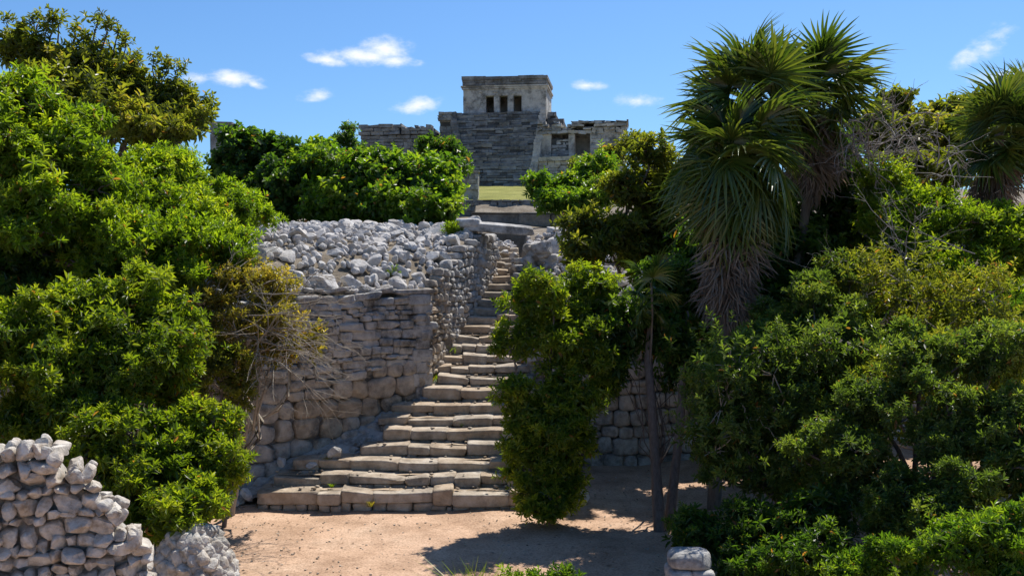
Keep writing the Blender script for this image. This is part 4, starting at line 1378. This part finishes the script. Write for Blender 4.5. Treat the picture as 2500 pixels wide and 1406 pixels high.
def frond_mesh(seed, dead=False, size=1.0, hang=0.0):
    r_ = np.random.default_rng(seed)
    mb = MB()
    pet = (0.55 if not dead else 0.4) * size * (1.25 if hang else 1)
    bend = r_.uniform(0.02, 0.10) if not dead else 0.02
    path = np.array([(pet * t, 0, -bend * t * t) for t in np.linspace(0, 1, 5)])
    tube(mb, path, np.linspace(0.014, 0.009, 5), 5, 0.9 if not dead else 0.4)
    tip = path[-1]
    n = 30
    half = math.radians(r_.uniform(118, 140)) if not dead else math.radians(r_.uniform(28, 70))
    for k in range(n):
        if dead and r_.random() < 0.12:
            continue
        a = -half + 2 * half * k / (n - 1) + r_.normal() * 0.03
        Ln = size * 0.86 * (0.62 + 0.38 * math.cos(a * 0.55)) * r_.uniform(0.88, 1.06)
        dr = np.array([math.cos(a), math.sin(a), -0.12 * abs(math.sin(a)) + r_.normal() * 0.05])
        side = np.array([-math.sin(a), math.cos(a), 0])
        ts = np.array([0.03, 0.35, 0.62, 0.84, 1.0])
        wd = np.array([0.012, 0.030, 0.025, 0.013, 0.0015]) * size * (0.8 if dead else 1.0)
        dp = (0.15 + 0.55 * r_.random() ** 1.5) if not dead else 0.25 * r_.random()
        V = []
        for t, q in zip(ts, wd):
            if hang:
                dr2 = np.array([dr[0] * math.cos(hang) , dr[1], dr[2] - dr[0] * math.sin(hang)])
            else:
                dr2 = dr
            c_ = tip + dr2 * Ln * t + np.array([0, 0, -dp * Ln * max(0, t - 0.3) ** 2 * 1.6])
            if dead:
                c_ = c_ + side * 0.06 * math.sin(5 * t + k) + [0, 0, 0.05 * math.sin(4 * t + 2 * k)]
            V += [c_ - side * q + [0, 0, q * 0.9], c_ + [0, 0, -q * 0.3], c_ + side * q + [0, 0, q * 0.9]]
        i = np.arange(4)[:, None] * 3
        j = np.arange(2)[None]
        mb.add(V, np.stack([i + j, i + j + 1, i + j + 4, i + j + 3], -1).reshape(-1, 4), np.clip(r_.normal(0.35 + 0.06 * (seed % 6), 0.2) + np.repeat(ts * 0.2, 3), 0, 0.9 if r_.random() > 0.05 else 1.0))
    o = mb.build('frond', M_DEAD if dead else M_PALM)
    me = o.data
    bpy.data.objects.remove(o)
    return me


DROOP = [frond_mesh(40 + s, False, 1.0, 0.55 + 0.12 * s) for s in range(6)]
LIVE = [frond_mesh(s) for s in range(6)]
DEADF = [frond_mesh(100 + s, True, 1.0) for s in range(6)]


def palm(label, crown_pt, base, n_live, n_dead, size=1.0, emin=-45, emax=85, skirt=1.4, trunk_r=0.10, droopy=False):
    base = np.asarray(base, float); crown_pt = np.asarray(crown_pt, float)
    root = thing('fan_palm', label, 'palm tree', tuple(base), 'fan palms on the right')
    mb = MB()
    path = wobble(base - [0, 0, 0.15], crown_pt, 9, 0.006)
    tube(mb, path, np.linspace(trunk_r * 1.2, trunk_r, 9), 12)
    build_at(mb, 'trunk', M_PBARK, root, True)
    axis = (crown_pt - path[-3]); axis /= np.linalg.norm(axis)

    def place(mesh, pos, az, el, s, roll):
        o = bpy.data.objects.new('frond', mesh)
        C.objects.link(o)
        o.parent = root
        x = Vector((math.cos(el) * math.cos(az), math.cos(el) * math.sin(az), math.sin(el)))
        y = Vector((-math.sin(az), math.cos(az), 0))
        z = x.cross(y)
        R = Matrix((x, y, z)).transposed() @ Matrix.Rotation(roll, 3, 'X')
        o.matrix_local = Matrix.Translation(Vector(pos) - root.location) @ R.to_4x4() @ Matrix.Scale(s, 4)
        return o
    for k in range(n_live):
        t = k / max(1, n_live - 1)
        el = math.radians(emax + (emin - emax) * t ** 0.85 + rng.normal() * 12)
        place((DROOP if droopy and (t > 0.25) else LIVE)[rng.integers(6)], crown_pt - axis * 0.45 * t, k * 2.39996 + rng.normal() * 0.2, el, size * rng.uniform(0.72, 1.14), rng.normal() * 0.5)
    for k in range(n_dead):
        t = (k + 0.5) / n_dead
        el = math.radians(-50 - 36 * rng.random())
        o = place(DEADF[rng.integers(6)], crown_pt - axis * (0.35 + skirt * t) + rng.normal(size=3) * 0.04, k * 2.39996 + rng.normal() * 0.3, el, size * rng.uniform(0.5, 1.05), rng.normal() * 0.8)
        o['label'] = 'dead brown hanging frond'
    return root


palm('largest fan palm with drooping fronds and a long skirt of dead brown fronds', P(1790, 375, 19.6), on(1745, 19.9, 0.0), 50, 100, 1.18, -50, 66, 2.1, 0.12, True)
palm('tall fan palm whose round crown rises highest above the others', P(1825, 228, 21), on(1830, 21.4, 0.2), 36, 24, 1.25, -38, 86, 0.8)
palm('fan palm behind and right of the highest crown, leaning right', P(1995, 205, 22.3), on(1900, 22.6, 0.3), 34, 36, 1.2, -40, 80, 1.2)
palm('wide bushy fan palm at the right edge of the skyline', P(2440, 310, 22.5), on(2440, 22.8, 0.5), 36, 24, 1.05, -45, 80, 0.9)
palm('fan palm at the far right edge showing only its upper spiky fronds', P(2510, 265, 27), on(2520, 27), 20, 8, 1.0, -10, 85, 0.5)
palm('small dark young fan palm among the shaded trees under the largest palm', P(1590, 690, 19.0), on(1600, 19.6, 0.1), 10, 0, 0.55, -40, 65, 0.3, 0.02)

# --- small plants


def grass_tuft(label, c, n, h, mat, group=None, spread=0.08, name='grass_tuft', lean=0.35):
    mb = MB()
    for k in range(n):
        p = np.array(c) + rng.normal(size=3) * [spread, spread, 0]
        dr = np.array([*(rng.normal(size=2) * lean), 1.0])
        hh = h * rng.uniform(0.6, 1.15)
        sd = np.array([rng.normal(), rng.normal(), 0]); sd /= np.linalg.norm(sd)
        V = []
        for t, wq in ((0, 0.007), (0.5, 0.007), (1, 0.001)):
            q = p + dr * hh * t + np.array([dr[0], dr[1], -0.5]) * hh * 0.35 * t * t
            V += [q - sd * wq, q + sd * wq]
        mb.add(V, [(0, 1, 3, 2), (2, 3, 5, 4)], np.clip(rng.normal(0.5, 0.2), 0, 1))
    return tag(mb.build(name, mat), label, 'grass', group)


grass_tuft('thin grass tuft at the bottom edge on the sand, left of the small shrubs', P(1150, 1450, 14.2) * [1, 1, 0] + [0, 0, 0.0], 110, 0.72, M_LIME, None, 0.14)
plant('shrub', 'small bright shrub tip at the bottom edge in front of the shaded sand', 'shrub',
      [(1262, 1418, 13.8, 36, 26), (1290, 1440, 13.6, 50, 30)], on(1270, 13.7, 0), 'fine', M_GREEN, 60, 4, 0.16, 0.9, trunk_r=0.02)
plant('shrub', 'small dark shrub tip at the bottom edge right of the bright one', 'shrub',
      [(1360, 1415, 13.8, 44, 28), (1380, 1440, 13.6, 50, 30)], on(1370, 13.7, 0), 'fine', M_DARK, 60, 4, 0.16, 0.9, trunk_r=0.02)
plant('shrub', 'small green plant rooted in the rubble beside the gateway slab', 'shrub',
      [(1103, 560, 27.8, 20, 20)], P(1103, 585, 27.9), 'fine', M_LIME, 90, 6, 0.12, 0.9, trunk_r=0.012)
plant('shrub', 'small weed on the rubble above the wall corner', 'shrub',
      [(950, 668, 24.2, 22, 18)], P(950, 685, 24.3), 'fine', M_LIME, 50, 5, 0.14, 0.8, trunk_r=0.01)
grass_tuft('green grass tuft at the wall corner beside the ninth step', P(1062, 935, 24.0), 70, 0.28, M_LIME, None, 0.09)
grass_tuft('yellow dry tuft on the bank beside the broken third step', P(800, 1128, 21.0), 50, 0.16, M_YELLOW, None, 0.015)
grass_tuft('low weeds at the seam of the lowest step', P(810, 1190, 20.2), 60, 0.10, M_LIME, None, 0.012)
grass_tuft('grass tuft growing along the stair side wall', P(1108, 860, 25.2), 40, 0.22, M_LIME, None, 0.08)

grass_tuft('small weed in a joint at the right end of the second step', P(1225, 1150, 20.4), 30, 0.12, M_LIME, None, 0.02)
grass_tuft('small weed in a joint of the sixth step', P(1130, 1042, 22.25), 30, 0.12, M_LIME, None, 0.02)
grass_tuft('dry tuft where the lowest step meets the sand', P(905, 1236, 19.75), 36, 0.14, M_YELLOW, None, 0.03)
